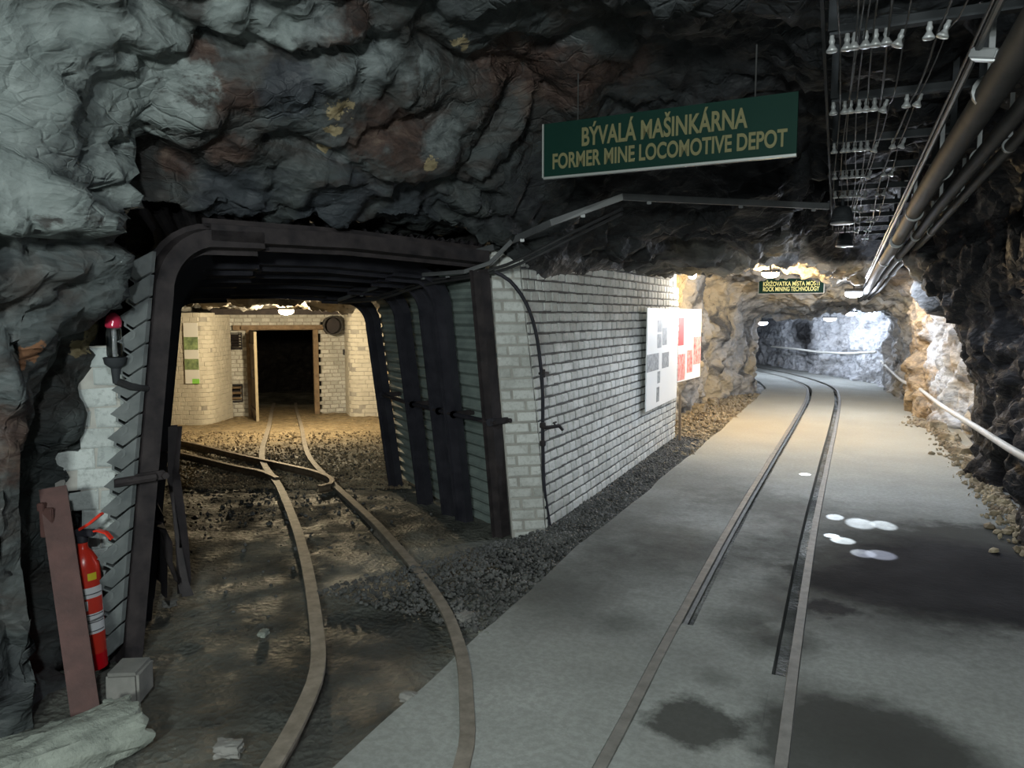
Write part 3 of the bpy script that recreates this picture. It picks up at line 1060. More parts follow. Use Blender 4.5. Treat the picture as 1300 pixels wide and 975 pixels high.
# ------------------------------------------------------------------ rails
RPROF = [(-0.030, 0.0), (-0.032, -0.012), (-0.028, -0.024), (-0.008, -0.032), (-0.008, -0.075), (-0.04, -0.085), (-0.04, -0.095),
         (0.04, -0.095), (0.04, -0.085), (0.008, -0.075), (0.008, -0.032), (0.028, -0.024), (0.032, -0.012), (0.030, 0.0)]


def rail(name, P, zf, label, mat, scale=1.0, tilt=0.0, group=None):
    mb = MB()
    pts = [(p[0], p[1], zf(p[0], p[1])) for p in P]
    mb.sweep(pts, [(a * scale, b * scale) for a, b in RPROF])
    o = mb.build(name, mat, smooth=False)
    tag(o, label, 'rail', group)
    return o


rail('track_rail', RAIL_L[::3], lambda x, y: 0.006, 'left rail of the main tunnel track, sunk in the concrete', MAT['rail_main'], 0.75)
RAIL_R = offset(RAIL_L, 0.605)
rail('track_rail', RAIL_R[::3], lambda x, y: 0.006, 'right rail of the main tunnel track, beside the white light patches', MAT['rail_main'], 0.75)


def dz(x, y):
    return float(drift_floor(np.array(x), np.array(y)))


DO = path_interp([(-0.92, 0.6), (-1.08, 1.6), (-1.22, 2.26), (-1.42, 2.68), (-1.71, 3.15), (-2.15, 3.68), (-2.98, 4.47), (-4.04, 5.42), (-4.86, 6.16), (-6.3, 7.55), (-8.6, 10.15), (-10.75, 12.55), (-12.1, 14.1)], 0.12)
DI = path_interp([(-1.52, 1.0), (-1.72, 1.6), (-1.86, 2.0), (-2.0, 2.32), (-2.18, 2.64), (-2.52, 3.05), (-3.2, 3.79), (-4.02, 4.62), (-5.1, 5.67), (-6.7, 7.15), (-9.05, 9.85), (-11.2, 12.3), (-12.5, 13.8)], 0.12)
rail('track_rail', DO, lambda x, y: dz(x, y) + 0.014, 'curved right-hand rail leading into the side drift and depot', MAT['rail'])
rail('track_rail', DI, lambda x, y: dz(x, y) + 0.022, 'curved left-hand rail leading into the side drift and depot', MAT['rail'], 1.15)


def gz_(px, py, add=0.0):
    """point on the sloping drift floor"""
    p = G(px, py, 0)
    for _ in range(8):
        p = G(px, py, dz(p.x, p.y))
    return (p.x, p.y, p.z + add)


def loose_rail(pix, label, sc=0.8):
    P = path_interp([gz_(*q)[:2] for q in pix], 0.12)
    return rail('old_rail', P, lambda x, y: dz(x, y) + 0.045, label, MAT['rail_rust'], sc)


loose_rail([(150, 548), (230, 563), (300, 580), (345, 590), (390, 600), (412, 607), (421, 613), (419, 619), (405, 622)], 'old dark rail crossing the depot track, curled at its end')
loose_rail([(150, 563), (230, 579), (300, 596), (330, 602), (352, 611)], 'old dark rail branching off left to the depot track')

# ------------------------------------------------------------------ gravel
ICO_V = None


def stone_shape():
    bm = bmesh.new()
    bmesh.ops.create_icosphere(bm, subdivisions=1, radius=1)
    vs = np.array([v.co[:] for v in bm.verts])
    fs = [tuple(v.index for v in f.verts) for f in bm.faces]
    bm.free()
    return vs, fs


SV, SF = stone_shape()


def gravel(name, spots, label, mat, smin, smax_):
    """spots: (x, y, z) ; one object of uncountable small stones"""
    V, F = [], []
    b = 0
    FF = np.array(SF)
    for (x, y, z) in spots:
        s = smin + (smax_ - smin) * random.random() ** 2.2
        k = SV * (1 + (rng.rand(len(SV), 1) - 0.5) * 0.5)
        k = k * np.array([1, 0.6 + rng.rand() * 0.4, 0.4 + rng.rand() * 0.4]) * s
        M = np.array(Matrix.Rotation(random.uniform(0, 6.28), 3, (random.random(), random.random(), random.random() + 0.3)))
        k = k @ M.T + np.array([x, y, z + s * 0.15])
        V.append(k)
        F.append(FF + b)
        b += len(SV)
    V = np.concatenate(V)
    F = np.concatenate(F)
    me = bpy.data.meshes.new(name)
    me.from_pydata(V.tolist(), [], F.tolist())
    me.materials.append(mat)
    o = bpy.data.objects.new(name, me)
    COL.objects.link(o)
    return tag(o, label, 'gravel', kind='stuff')


spots = []
edge = offset(RAIL_L, -0.93)
for _ in range(11000):
    y = 3.4 + 6.6 * random.random() ** 1.1
    xl = -2.03 if y > 5.15 else -2.05 - (5.15 - y) * 0.45
    k = np.argmin(abs(edge[:, 1] - y))
    xr = edge[k, 0] + 0.06
    t = random.random()
    x = xl + (xr - xl) * t
    spots.append((x, y, -0.035 + 0.03 * math.sin(math.pi * t) * (0.5 + random.random() * 0.5) + 0.05 * (1 - t) ** 3))
gravel('ballast_gravel', spots, 'strip of dark loose gravel along the foot of the white brick wall', MAT['stone'], 0.006, 0.022)
spots = []
dA, dB = DO, DI
for _ in range(5200):
    k = random.randrange(8, len(DI) - 8)
    c = DI[k] + (random.uniform(-1, 1) * 1.4, random.uniform(-1, 1) * 1.4)
    u = float(drift_u(c[0], c[1]))
    if u < 1.5 and random.random() < 0.75:
        continue
    if u > 5.6:
        continue
    if float(poly_sd(np.array([c[0]]), np.array([c[1]]), DRIFT)[0]) > -0.25:
        continue
    spots.append((c[0], c[1], dz(c[0], c[1]) - 0.045))
gravel('drift_rubble', spots, 'dark loose stones scattered around the side drift track', MAT['stone'], 0.006, 0.026)
spots = []
for _ in range(7000):
    px, py = random.uniform(215, 520), 615 - 70 * random.random() ** 1.5
    c = gz_(px, py)
    if float(poly_sd(np.array([c[0]]), np.array([c[1]]), DRIFT)[0]) > -0.15:
        continue
    spots.append((c[0], c[1], c[2] - 0.04))
gravel('depot_gravel', spots, 'ochre gravel covering the floor before the depot door', MAT['stone_tan'], 0.006, 0.026)
spots = []
for _ in range(2600):
    y = random.uniform(8.8, 16.5)
    x0 = -2.4
    k = np.argmin(abs(edge[:, 1] - y))
    x = x0 + (edge[k, 0] + 0.05 - x0) * random.random()
    spots.append((x, y, -0.03))
for _ in range(1500):
    y = random.uniform(5.8, 13.5)
    x = 1.38 - abs(random.gauss(0, 0.12)) - (0.18 if y > 12.3 else 0)
    spots.append((x, y, 0.008))
gravel('loose_rubble', spots, 'pale loose rubble along the tunnel wall feet', MAT['stone_tan'], 0.008, 0.05)


# ------------------------------------------------------------------ brick walls
def brick_wall(name, surf, cuts, label, mats, bw=0.135, ch=0.0835, gap=0.017, thick=0.05, skip=None, kind='structure', alt=True, cat='wall', jit=0.004, parent=None):
    """surf(u, v) -> point on the wall face; cuts = (u0, u1, v0, v1). one mesh: mortar bed and raised bricks"""
    u0, u1, v0, v1 = cuts
    V, F, MI, T = [], [], [], []
    e = 1e-3

    def nrm(u, v):
        a = surf(u + e, v) - surf(u, v)
        b = surf(u, v + e) - surf(u, v)
        return a.cross(b).normalized()
    rows = int((v1 - v0) / ch)
    for r in range(rows):
        va = v0 + r * ch
        vb = va + ch
        uoff = (bw * 0.5 if (r % 2 and alt) else 0) + random.uniform(-0.01, 0.01)
        u = u0 - uoff
        while u < u1:
            wd = bw * (1 + random.uniform(-0.06, 0.06))
            if random.random() < 0.05:
                wd *= 1.9
            a, b = max(u, u0), min(u + wd, u1)
            if b - a > 0.025 and not (skip and skip((a + b) / 2, (va + vb) / 2, a, b, va, vb)):
                g = gap / 2
                gu = g * 1.15
                corners = [(a + gu, va + g), (b - gu, va + g), (b - gu, vb - g), (a + gu, vb - g)]
                pr = random.uniform(0.001, 0.005)
                n = nrm((a + b) / 2, (va + vb) / 2)
                bb = len(V)
                iu, iv = (b - a) * 0.06, (vb - va) * 0.09
                inner = [(corners[0][0] + iu, corners[0][1] + iv), (corners[1][0] - iu, corners[1][1] + iv),
                         (corners[2][0] - iu, corners[2][1] - iv), (corners[3][0] + iu, corners[3][1] - iv)]
                js = [(random.uniform(-jit, jit), random.uniform(-jit, jit)) for _ in range(4)]
                for (cu, cv), (ju, jv) in zip(corners, js):
                    V.append(surf(cu + ju, cv + jv) - n * 0.012)
                for (cu, cv), (ju, jv) in zip(corners, js):
                    V.append(surf(cu + ju, cv + jv) + n * (pr - 0.004))
                for (cu, cv), (ju, jv) in zip(inner, js):
                    V.append(surf(cu + ju, cv + jv) + n * (pr + random.uniform(0, 0.002)))
                t = random.random()
                for k in range(4):
                    k2 = (k + 1) % 4
                    F += [(bb + k, bb + k2, bb + 4 + k2, bb + 4 + k), (bb + 4 + k, bb + 4 + k2, bb + 8 + k2, bb + 8 + k)]
                    MI += [0, 0]
                F.append((bb + 8, bb + 9, bb + 10, bb + 11))
                MI.append(0)
                T += [t] * 12
            u += wd
    # mortar bed, cell by cell so openings stay open
    nu = max(2, int((u1 - u0) / 0.1))
    for i in range(nu):
        for r in range(rows):
            a, b = u0 + (u1 - u0) * i / nu, u0 + (u1 - u0) * (i + 1) / nu
            va, vb = v0 + r * ch, v0 + (r + 1) * ch
            if skip and skip((a + b) / 2, (va + vb) / 2, a, b, va, vb):
                continue
            n = nrm((a + b) / 2, (va + vb) / 2)
            bb = len(V)
            for cu, cv in ((a, va), (b, va), (b, vb), (a, vb)):
                V.append(surf(cu, cv) - n * 0.007)
            for cu, cv in ((a, va), (b, va), (b, vb), (a, vb)):
                V.append(surf(cu, cv) - n * thick)
            F += [(bb, bb + 1, bb + 2, bb + 3), (bb + 7, bb + 6, bb + 5, bb + 4), (bb, bb + 4, bb + 5, bb + 1), (bb + 1, bb + 5, bb + 6, bb + 2),
                  (bb + 2, bb + 6, bb + 7, bb + 3), (bb + 3, bb + 7, bb + 4, bb)]
            MI += [1] * 6
            T += [0] * 8
    me = bpy.data.meshes.new(name)
    off = Vector(parent.location) if parent is not None else Vector((0, 0, 0))
    me.from_pydata([tuple(p - off) for p in V], [], F)
    me.materials.append(mats[0])
    me.materials.append(mats[1])
    me.polygons.foreach_set('material_index', MI)
    at = me.attributes.new('tint', 'FLOAT', 'POINT')
    at.data.foreach_set('value', T)
    me.update()
    o = bpy.data.objects.new(name, me)
    COL.objects.link(o)
    if parent is not None:
        o.parent = parent
        return o
    return tag(o, label, cat, kind=kind)


C0 = Vector((-2.05, 5.20, 0))       # near corner foot
C1 = Vector((-2.04, 9.90, 0))       # far end foot
S0 = Vector((-2.27, 5.04, 0))       # beside the steel post


def lean_at(t, v):                   # the near end leans over towards the drift
    return Vector((-0.20, -0.03, 0)) * (v / 2.1) * (1 - t) ** 1.5


def face_main(u, v):
    t = u / 4.70
    p = C0 + (C1 - C0) * t + lean_at(max(0, min(1, t)), v)
    p.x += 0.012 * math.sin(v * 2.3 + u * 1.1)
    return Vector((p.x, p.y, v))


def face_small(u, v):
    t = u / 0.27
    p = S0 + (C0 - S0) * t + lean_at(0, v) + Vector((0.02, 0, 0)) * (v / 2.1) * (1 - t)
    p.x += 0.012 * math.sin(v * 2.3) * t
    return Vector((p.x, p.y, v))


def top_main(u):
    return 2.27 + 0.05 * math.sin(u * 2.1) + (0.1 if 1.6 < u < 2.6 else 0) - 0.25 * max(0, (u - 3.3) / 1.4)


brick_wall('wall_brick', face_main, (0.0, 4.70, -0.08, 2.5), 'long white painted brick wall with dark joints beside the gravel strip', (MAT['brick'], MAT['mortar']),
           skip=lambda u, v, a, b, va, vb: v > top_main(u))
brick_wall('wall_brick_end', face_small, (0.0, 0.27, -0.08, 2.25), 'narrow leaning end face of the white brick wall beside the steel post', (MAT['brick'], MAT['mortar_light']),
           bw=0.19, jit=0.003)
mb = MB()
for k in range(12):
    va, vb = -0.1 + k * 0.195, -0.1 + (k + 1) * 0.195
    def ring(v):
        l0 = lean_at(0, v)
        return [S0 + l0 + Vector((0.03, 0.03, 0)), C0 + l0 + Vector((-0.03, 0.05, 0)), C1 + Vector((-0.03, -0.02, 0)), Vector((-2.45, 9.9, 0)), Vector((-2.9, 6.3, 0)), Vector((-2.5, 5.4, 0)) + l0]
    ra = [Vector((p.x, p.y, va)) for p in ring(va)]
    rb = [Vector((p.x, p.y, vb)) for p in ring(vb)]
    mb.add(ra + rb, [(5, 4, 3, 2, 1, 0), (6, 7, 8, 9, 10, 11)] + [(i, (i + 1) % 6, 6 + (i + 1) % 6, 6 + i) for i in range(6)])
tag(mb.build('wall_brick_core', MAT['mortar']), 'rubble core between brick wall and steel lagging', 'wall', kind='structure')

# --- depot
FZ = -0.46
DA_, DB_ = (-11.62, 11.10), (-9.74, 13.05)
dvec = Vector((DB_[0] - DA_[0], DB_[1] - DA_[1], 0))
dlen = dvec.length
dvec.normalize()
dn = Vector((dvec.y, -dvec.x, 0))      # towards the room


def depot_uv(px, py):
    p = HIT(px, py, DA_, DB_)
    return ((p.x - DA_[0]) * dvec.x + (p.y - DA_[1]) * dvec.y, p.z)


def face_depot(u, v):
    return Vector((DA_[0], DA_[1], 0)) + dvec * u + Vector((0, 0, v))


u_dl, z_dt = depot_uv(317, 419)
u_dr, _ = depot_uv(397, 419)
va0, vz1 = depot_uv(284, 423)
va1, vz0 = depot_uv(307, 443)
wa0, wz1 = depot_uv(286, 489)
wa1, wz0 = depot_uv(308, 509)
ud, zd = depot_uv(420, 413)


def skip_depot(u, v, a, b, va, vb):
    if u_dl - 0.04 < u < u_dr + 0.11 and v < z_dt:
        return True
    if va0 < u < va1 and vz0 < v < vz1:
        return True
    if wa0 < u < wa1 and wz0 < v < wz1:
        return True
    if math.hypot(u - ud, (v - zd)) < 0.20:
        return True
    return False


brick_wall('wall_depot', face_depot, (-0.9, dlen + 0.45, FZ - 0.05, 1.95), 'white brick back wall of the depot around the dark doorway', (MAT['brick'], MAT['mortar_light']), bw=0.17, skip=skip_depot, thick=0.12, ch=0.084)
# left pier
LA, LB = Vector((-12.3, 9.64, 0)), Vector((-10.85, 10.28, 0))
lv = (LB - LA).normalized()
ln = Vector((lv.y, -lv.x, 0))


def face_lp(u, v):
    L = (LB - LA).length
    r = 0.22
    if u <= L - r:
        return LA + lv * u + Vector((0, 0, v))
    a = min((u - (L - r)) / r, math.pi / 2)
    p = LA + lv * (L - r) - ln * r + lv * (r * math.sin(a)) + ln * (r * math.cos(a))
    p = p - ln * max(0, u - (L - r) - r * math.pi / 2)
    return p + Vector((0, 0, v))


brick_wall('wall_depot_pier', face_lp, (0, (LB - LA).length + 1.0, FZ - 0.1, 1.75), 'rounded white brick pier with the green poster left in the depot', (MAT['plaster'], MAT['mortar_light']), bw=0.13, gap=0.004)
# right rounded pier
RA, RB, RC = Vector((-9.80, 13.02, 0)), Vector((-8.98, 12.06, 0)), Vector((-8.42, 12.46, 0))


def face_rp(u, v):
    L1 = (RB - RA).length
    r = 0.28
    d1 = (RB - RA).normalized()
    d2 = (RC - RB).normalized()
    if u < L1 - r:
        p = RA + d1 * u
    elif u < L1 + r:
        t = (u - (L1 - r)) / (2 * r)
        q0, q1, q2 = RB - d1 * r, RB, RB + d2 * r
        p = q0 * (1 - t) ** 2 + q1 * 2 * t * (1 - t) + q2 * t * t
    else:
        p = RB + d2 * (u - L1)
    return p + Vector((0, 0, v))


brick_wall('wall_depot_corner', face_rp, (0, 1.26 + 0.9, FZ - 0.1, 1.9), 'rounded white brick corner at the right of the depot', (MAT['plaster'], MAT['mortar_light']), bw=0.22, gap=0.006)

# door with open leaf
mb = MB()
pL, pR = face_depot(u_dl, 0), face_depot(u_dr, 0)
zdoor0 = FZ - 0.03
for p, sgn in ((pL, -1), (pR, 1)):
    c = p + dvec * (0.045 * sgn) + dn * 0.02
    mb.box((c.x, c.y, (zdoor0 + z_dt) / 2), (0.10 if sgn > 0 else 0.06, 0.14, z_dt - zdoor0), Matrix.Rotation(math.atan2(dvec.y, dvec.x), 3, 'Z'))
ct = (pL + pR) / 2 + dn * 0.03
mb.box((ct.x, ct.y, z_dt + 0.05), ((pR - pL).length + 0.65, 0.16, 0.10), Matrix.Rotation(math.atan2(dvec.y, dvec.x), 3, 'Z'))
dt = thing('door_1', (ct.x, ct.y, zdoor0), 'timber doorway with one leaf open into the dark locomotive depot', 'door')
dt['kind'] = 'structure'
mb.build('door_frame', MAT['wood'], dt)
hinge = pL + dn * 0.05
leaf_end = Vector(gz_(327, 531))
ld = (Vector((leaf_end.x, leaf_end.y, 0)) - Vector((hinge.x, hinge.y, 0)))
ld.normalize()
# leaf swings out towards the room
ldir = ld
mb = MB()
lw = (Vector((leaf_end.x, leaf_end.y, 0)) - Vector((hinge.x, hinge.y, 0))).length
print('LEAF', lw)
for k in range(5):
    c = hinge + ldir * (lw * (k + 0.5) / 5)
    mb.box((c.x, c.y, (zdoor0 + z_dt) / 2 + 0.01), (lw / 5 - 0.006, 0.03, z_dt - zdoor0 - 0.05), Matrix.Rotation(math.atan2(ldir.y, ldir.x), 3, 'Z'))
for zz in (zdoor0 + 0.25, z_dt - 0.3):
    c = hinge + ldir * (lw / 2) + Vector((ldir.y, -ldir.x, 0)) * 0.025
    mb.box((c.x, c.y, zz), (lw * 0.95, 0.025, 0.10), Matrix.Rotation(math.atan2(ldir.y, ldir.x), 3, 'Z'))
lf = mb.build('door_leaf', MAT['wood_dark'], dt)
mb = MB()
c = hinge + ldir * (lw + 0.012)
mb.box((c.x, c.y, (zdoor0 + z_dt) / 2 + 0.01), (0.02, 0.05, z_dt - zdoor0 - 0.05), Matrix.Rotation(math.atan2(ldir.y, ldir.x), 3, 'Z'))
mb.build('edge_strip', MAT['door_edge'], dt)
mb = MB()
c = hinge + ldir * (lw - 0.06) + Vector((ldir.y, -ldir.x, 0)) * 0.04
mb.tube([(c.x, c.y, 0.42), (c.x + 0.03 * ldir.y, c.y - 0.03 * ldir.x, 0.45), (c.x + 0.03 * ldir.y, c.y - 0.03 * ldir.x, 0.58), (c.x, c.y, 0.61)], 0.008, 6)
mb.build('handle', MAT['steel_dark'], dt)

# vents in the back wall


def vent(a0, a1, z0, z1, label, slats):
    c = face_depot((a0 + a1) / 2, (z0 + z1) / 2)
    t = thing('wall_vent', (c.x, c.y, c.z), label, 'vent')
    Mz = Matrix.Rotation(math.atan2(dvec.y, dvec.x), 3, 'Z')
    mb = MB()
    wv, hv = a1 - a0, z1 - z0
    for s in (-1, 1):
        mb.box(c + dvec * s * (wv / 2), (0.02, 0.10, hv + 0.02), Mz)
        mb.box(c + Vector((0, 0, s * hv / 2)), (wv + 0.02, 0.10, 0.02), Mz)
    mb.build('vent_frame', MAT['steel_dark'], t)
    mb = MB()
    mb.box(c - dn * 0.10, (wv, 0.01, hv), Mz)
    mb.build('back_plate', MAT['lagging_dark'], t)
    for k in range(slats):
        mb = MB()
        zz = z0 + hv * (k + 0.5) / slats
        mb.box((c.x, c.y, zz) , (wv, 0.05, 0.022 if slats < 6 else 0.012), Mz @ Matrix.Rotation(0.5, 3, 'X'))
        mb.build('slat', MAT['wood'] if slats < 6 else MAT['steel_rust'], t)


vent(va0, va1, vz0, vz1, 'upper dark square vent left of the depot doorway', 6)
vent(wa0, wa1, wz0, wz1, 'lower vent with pale slats left of the depot doorway', 3)
# round duct mouth
c = face_depot(ud, zd)
t = thing('ventilation_duct', (c.x, c.y, c.z), 'black round duct mouth high in the brick wall right of the depot doorway', 'duct')
mb = MB()
Mx = Matrix.Rotation(math.atan2(dn.y, dn.x), 3, 'Z') @ Matrix.Rotation(math.pi / 2, 3, 'Y')
vsn = 24
prof = [(0.15, -0.15), (0.19, -0.15), (0.19, 0.28), (0.205, 0.30), (0.205, 0.34), (0.175, 0.34), (0.165, 0.28), (0.16, -0.12)]
mb.lathe(c, prof, vsn, Mx)
mb.build('duct_pipe', MAT['black'], t, smooth=True)
mb = MB()
mb.lathe(c, [(0.17, 0.10), (0.17, 0.12)], vsn, Mx)
mb.build('damper_plate', MAT['lagging_dark'], t)
# small black wall hook
c = face_depot(*depot_uv(438, 447))
mb = MB()
mb.box(c + dn * 0.03, (0.10, 0.05, 0.12), Matrix.Rotation(0.6, 3, 'Z'), 0.01)
mb.tube([c + dn * 0.05, c + dn * 0.1 + Vector((0, 0, -0.05)), c + dn * 0.07 + Vector((0, 0, -0.11))], 0.012, 6)
tag(mb.build('wall_hook', MAT['steel_dark']), 'small black bracket on the brick wall right of the depot doorway', 'hook')


# roof beams of depot
def beam(px0, py0, px1, py1, z, size, mat, label, name='roof_beam'):
    a, b = G(px0, py0, z), G(px1, py1, z)
    mb = MB()
    h, w_ = size
    mb.sweep([a, b], [(-w_ / 2, -h / 2), (w_ / 2, -h / 2), (w_ / 2, -h / 2 + 0.015), (0.01, -h / 2 + 0.02), (0.01, h / 2 - 0.02), (w_ / 2, h / 2 - 0.015), (w_ / 2, h / 2), (-w_ / 2, h / 2), (-w_ / 2, h / 2 - 0.015), (-0.01, h / 2 - 0.02), (-0.01, -h / 2 + 0.02), (-w_ / 2, -h / 2 + 0.015)])
    return tag(mb.build(name, mat), label, 'beam')


def beam_d(px0, py0, px1, py1, A, B, size, mat, label, name='roof_beam'):
    a, b = HIT(px0, py0, A, B), HIT(px1, py1, A, B)
    mb = MB()
    h, w_ = size
    mb.sweep([a, b], [(-w_ / 2, -h / 2), (w_ / 2, -h / 2), (w_ / 2, h / 2), (-w_ / 2, h / 2)])
    return tag(mb.build(name, mat), label, 'beam')


FA, FB = (-11.3, 10.4), (-9.1, 12.3)
beam_d(268, 396, 452, 396, FA, FB, (0.11, 0.12), MAT['steel_rust'], 'rusty roof girder crossing the depot ceiling below the lamp')
beam_d(306, 416, 410, 416, (-11.45, 11.0), (-9.6, 12.93), (0.05, 0.08), MAT['wood'], 'thin timber lintel strip above the depot doorway', 'lintel_beam')
for k, (x0, y0, x1, y1, lab) in enumerate(((255, 386, 380, 379, 'thin pale pipe under the depot roof left of the lamp'), (300, 383, 345, 384, ''))):
    a, b = HIT(x0, y0, (-10.6, 9.6), (-8.4, 11.3)), HIT(x1, y1, (-10.6, 9.6), (-8.4, 11.3))
    mb = MB()
    mb.tube([a, (a + b) / 2 + Vector((0, 0, -0.01)), b], 0.013 if k == 0 else 0.02, 8)
    tag(mb.build('roof_pipe', MAT['clip']), lab if k == 0 else 'short thick pale tube under the depot roof left of the lamp', 'pipe')


# ------------------------------------------------------------------ steel arches
def arch_prof(w_=0.125, d=0.095, t=0.014):
    """U section: side = across the drift, up = along the drift"""
    return [(-w_ / 2 - 0.012, d), (-w_ / 2 - 0.012, d - t), (-w_ / 2 + t, d - t), (-w_ * 0.32, 0.0), (w_ * 0.32, 0.0), (w_ / 2 - t, d - t), (w_ / 2 + 0.012, d - t), (w_ / 2 + 0.012, d),
            (w_ / 2 - t * 2, d), (w_ * 0.32 - t, t), (-w_ * 0.32 + t, t), (-w_ / 2 + t * 2, d)]


frames = [
    (Vector((-3.14, 2.42, 0)), Vector((-2.32, 5.06, 0)), 2.05, 'front steel portal arch facing the junction, clamps on its legs'),
    (Vector((-3.46, 2.98, 0)), Vector((-2.78, 5.34, 0)), 1.97, 'second steel arch just behind the front portal arch'),
    (Vector((-3.72, 3.22, 0)), Vector((-2.99, 5.48, 0)), 1.94, 'third steel arch of the drift lining, in mid-row'),
    (Vector((-4.22, 3.55, 0)), Vector((-3.42, 5.78, 0)), 1.89, 'fourth steel arch of the drift lining, second from the depot end'),
    (Vector((-4.95, 4.2, 0)), Vector((-4.10, 6.32, 0)), 1.83, 'innermost steel arch framing the lit depot'),
]
for k_ in range(1, 5):
    L_, R_f, z_, l_ = frames[k_]
    frames[k_] = (L_ - (R_f - L_).normalized() * 0.20, R_f, z_, l_)
DIRV = Vector((-0.83, 0.55, 0)).normalized()
LEAN = 0.24
for fi, (L, R, zt, lb) in enumerate(frames):
    ax = (R - L).normalized()
    inn = Vector((-ax.y, ax.x, 0))      # into the drift
    t = thing('steel_arch', ((L.x + R.x) / 2, (L.y + R.y) / 2, 0), lb, 'steel arch', 'steel arches of the drift lining')
    span = (R - L).length
    rr = 0.30
    zb = -0.12

    def pt(s, z):
        return L + ax * s + Vector((0, 0, z))

    def leg_path(side):
        s0 = 0 if side < 0 else span
        s1 = LEAN if side < 0 else span - LEAN
        sg = 1 if side < 0 else -1
        top = zt - rr
        P = [pt(s0, zb), pt(s0 + (s1 - s0) * 0.5, (zb + top) / 2), pt(s1, top)]
        for k in range(1, 8):
            a = k / 8 * math.pi / 2 * 0.98
            P.append(pt(s1 + sg * rr * (1 - math.cos(a)), top + rr * math.sin(a)))
        P.append(pt(s1 + sg * (rr + 0.25), zt + 0.004))
        return P
    thin = fi == 0
    for side in (-1, 1):
        mb = MB()
        P = leg_path(side)
        ups = [inn] * len(P)
        if fi == 0 and side > 0:
            # near post is a flat worn channel carrying the cable
            P = [pt(span, zb), pt(span - LEAN * 0.5, 0.95), pt(span - LEAN, 1.98)]
            mb.sweep(P, arch_prof(0.15, 0.07), [inn] * 3)
            mb.build('leg', MAT['steel_rust'], t)
        else:
            mb.sweep(P, arch_prof(0.125 + 0.01 * (side < 0)), ups)
            mb.build('leg', MAT['steel_rust'] if fi == 0 else MAT['steel_dark'], t)
    P = [pt(LEAN + rr - 0.05, zt + 0.025), pt(span / 2, zt + 0.025 + 0.02), pt(span - LEAN - rr * (1 if fi else 0) + 0.05, zt + 0.02)]
    mb = MB()
    mb.sweep(P, arch_prof(0.135), [inn] * 3)
    mb.build('roof_beam', MAT['steel_rust'] if fi == 0 else MAT['steel_dark'], t)
    for side in (-1, 1):
        s = LEAN * 0.42 if side < 0 else span - LEAN * 0.42
        c = pt(s, 0.86)
        mb = MB()
        Mf = Matrix.Rotation(math.atan2(ax.y, ax.x), 3, 'Z')
        mb.box(c - inn * 0.012, (0.19, 0.03, 0.045), Mf, 0.006)
        for q in (-1, 1):
            mb.tube([c + ax * q * 0.082 - inn * 0.05, c + ax * q * 0.082 + inn * 0.12], 0.010, 8)
            mb.lathe(c + ax * q * 0.082 - inn * 0.045, [(0.018, -0.01), (0.018, 0.01)], 6, Mf @ Matrix.Rotation(math.pi / 2, 3, 'X'))
        mb.build('clamp', MAT['steel_rust'], t)

# tie rod linking the right-hand posts, and another on the left leg


def post_pt(i, side, z, d=0.0):
    L, R, zt, _ = frames[i]
    ax = (R - L).normalized()
    sp = (R - L).length
    tz = z / (zt - 0.3)
    return L + ax * ((LEAN * tz + d) if side < 0 else (sp - LEAN * tz - d)) + Vector((0, 0, z))


for i in range(4):
    mb = MB()
    a, b = post_pt(i, 1, 0.86, 0.06), post_pt(i + 1, 1, 0.86, 0.06)
    mb.tube([a, b], 0.018, 8)
    for q in (a, b):
        mb.lathe(q, [(0.03, -0.02), (0.03, 0.02)], 8, Matrix.Rotation(math.pi / 2, 3, 'X'))
    tag(mb.build('tie_rod', MAT['steel_dark']), ['steel tie rod from the front post to the second post across the lagging', 'short tie rod between the second and third right-hand posts', 'tie rod between the third and fourth right-hand posts', 'tie rod between the fourth and innermost right-hand posts'][i], 'rod', 'tie rods of the drift lining')
mb = MB()
a, b = post_pt(0, -1, 0.86, -0.12), post_pt(0, -1, 0.86, 0.07)
mb.tube([a + Vector((0.02, -0.06, 0)), b + Vector((0.02, -0.06, 0))], 0.022, 8)
tag(mb.build('tie_rod', MAT['steel_rust']), 'stub of tie rod crossing the left leg of the portal', 'rod')


# corrugated lagging walls
def lagging(name, pts_bottom, out, z0, z1, pitch, depth, lean, mat, label, cat='lagging'):
    """pts_bottom: plan polyline; zigzag in height; out = direction of outward offset; lean = shift at top per m"""
    n = int((z1 - z0) / pitch)
    prof = []
    for k in range(n):
        zz = z0 + k * pitch
        prof += [(0.0, zz), (depth, zz + pitch * 0.28), (depth, zz + pitch * 0.5), (0.0, zz + pitch * 0.78)]
    prof.append((0.0, z0 + n * pitch))
    V, F = [], []
    m = len(prof)
    for j, p in enumerate(pts_bottom):
        for (d, z) in prof:
            q = Vector(p) + Vector(out[j]) * d + Vector(lean[j]) * z
            V.append(Vector((q.x, q.y, z)))
    for j, p in enumerate(pts_bottom):
        for (d, z) in prof:
            q = Vector(p) + Vector(out[j]) * (d + 0.012) + Vector(lean[j]) * z
            V.append(Vector((q.x, q.y, z)))
    N = len(pts_bottom)
    for j in range(N - 1):
        for k in range(m - 1):
            a = j * m + k
            F.append((a, a + 1, a + m + 1, a + m))
            a += N * m
            F.append((a + m, a + m + 1, a + 1, a))
    for j in (0, N - 1):
        for k in range(m - 1):
            a = j * m + k
            F.append((a, a + 1, a + 1 + N * m, a + N * m))
    mb = MB().add(V, F)
    return tag(mb.build(name, mat), label, cat)


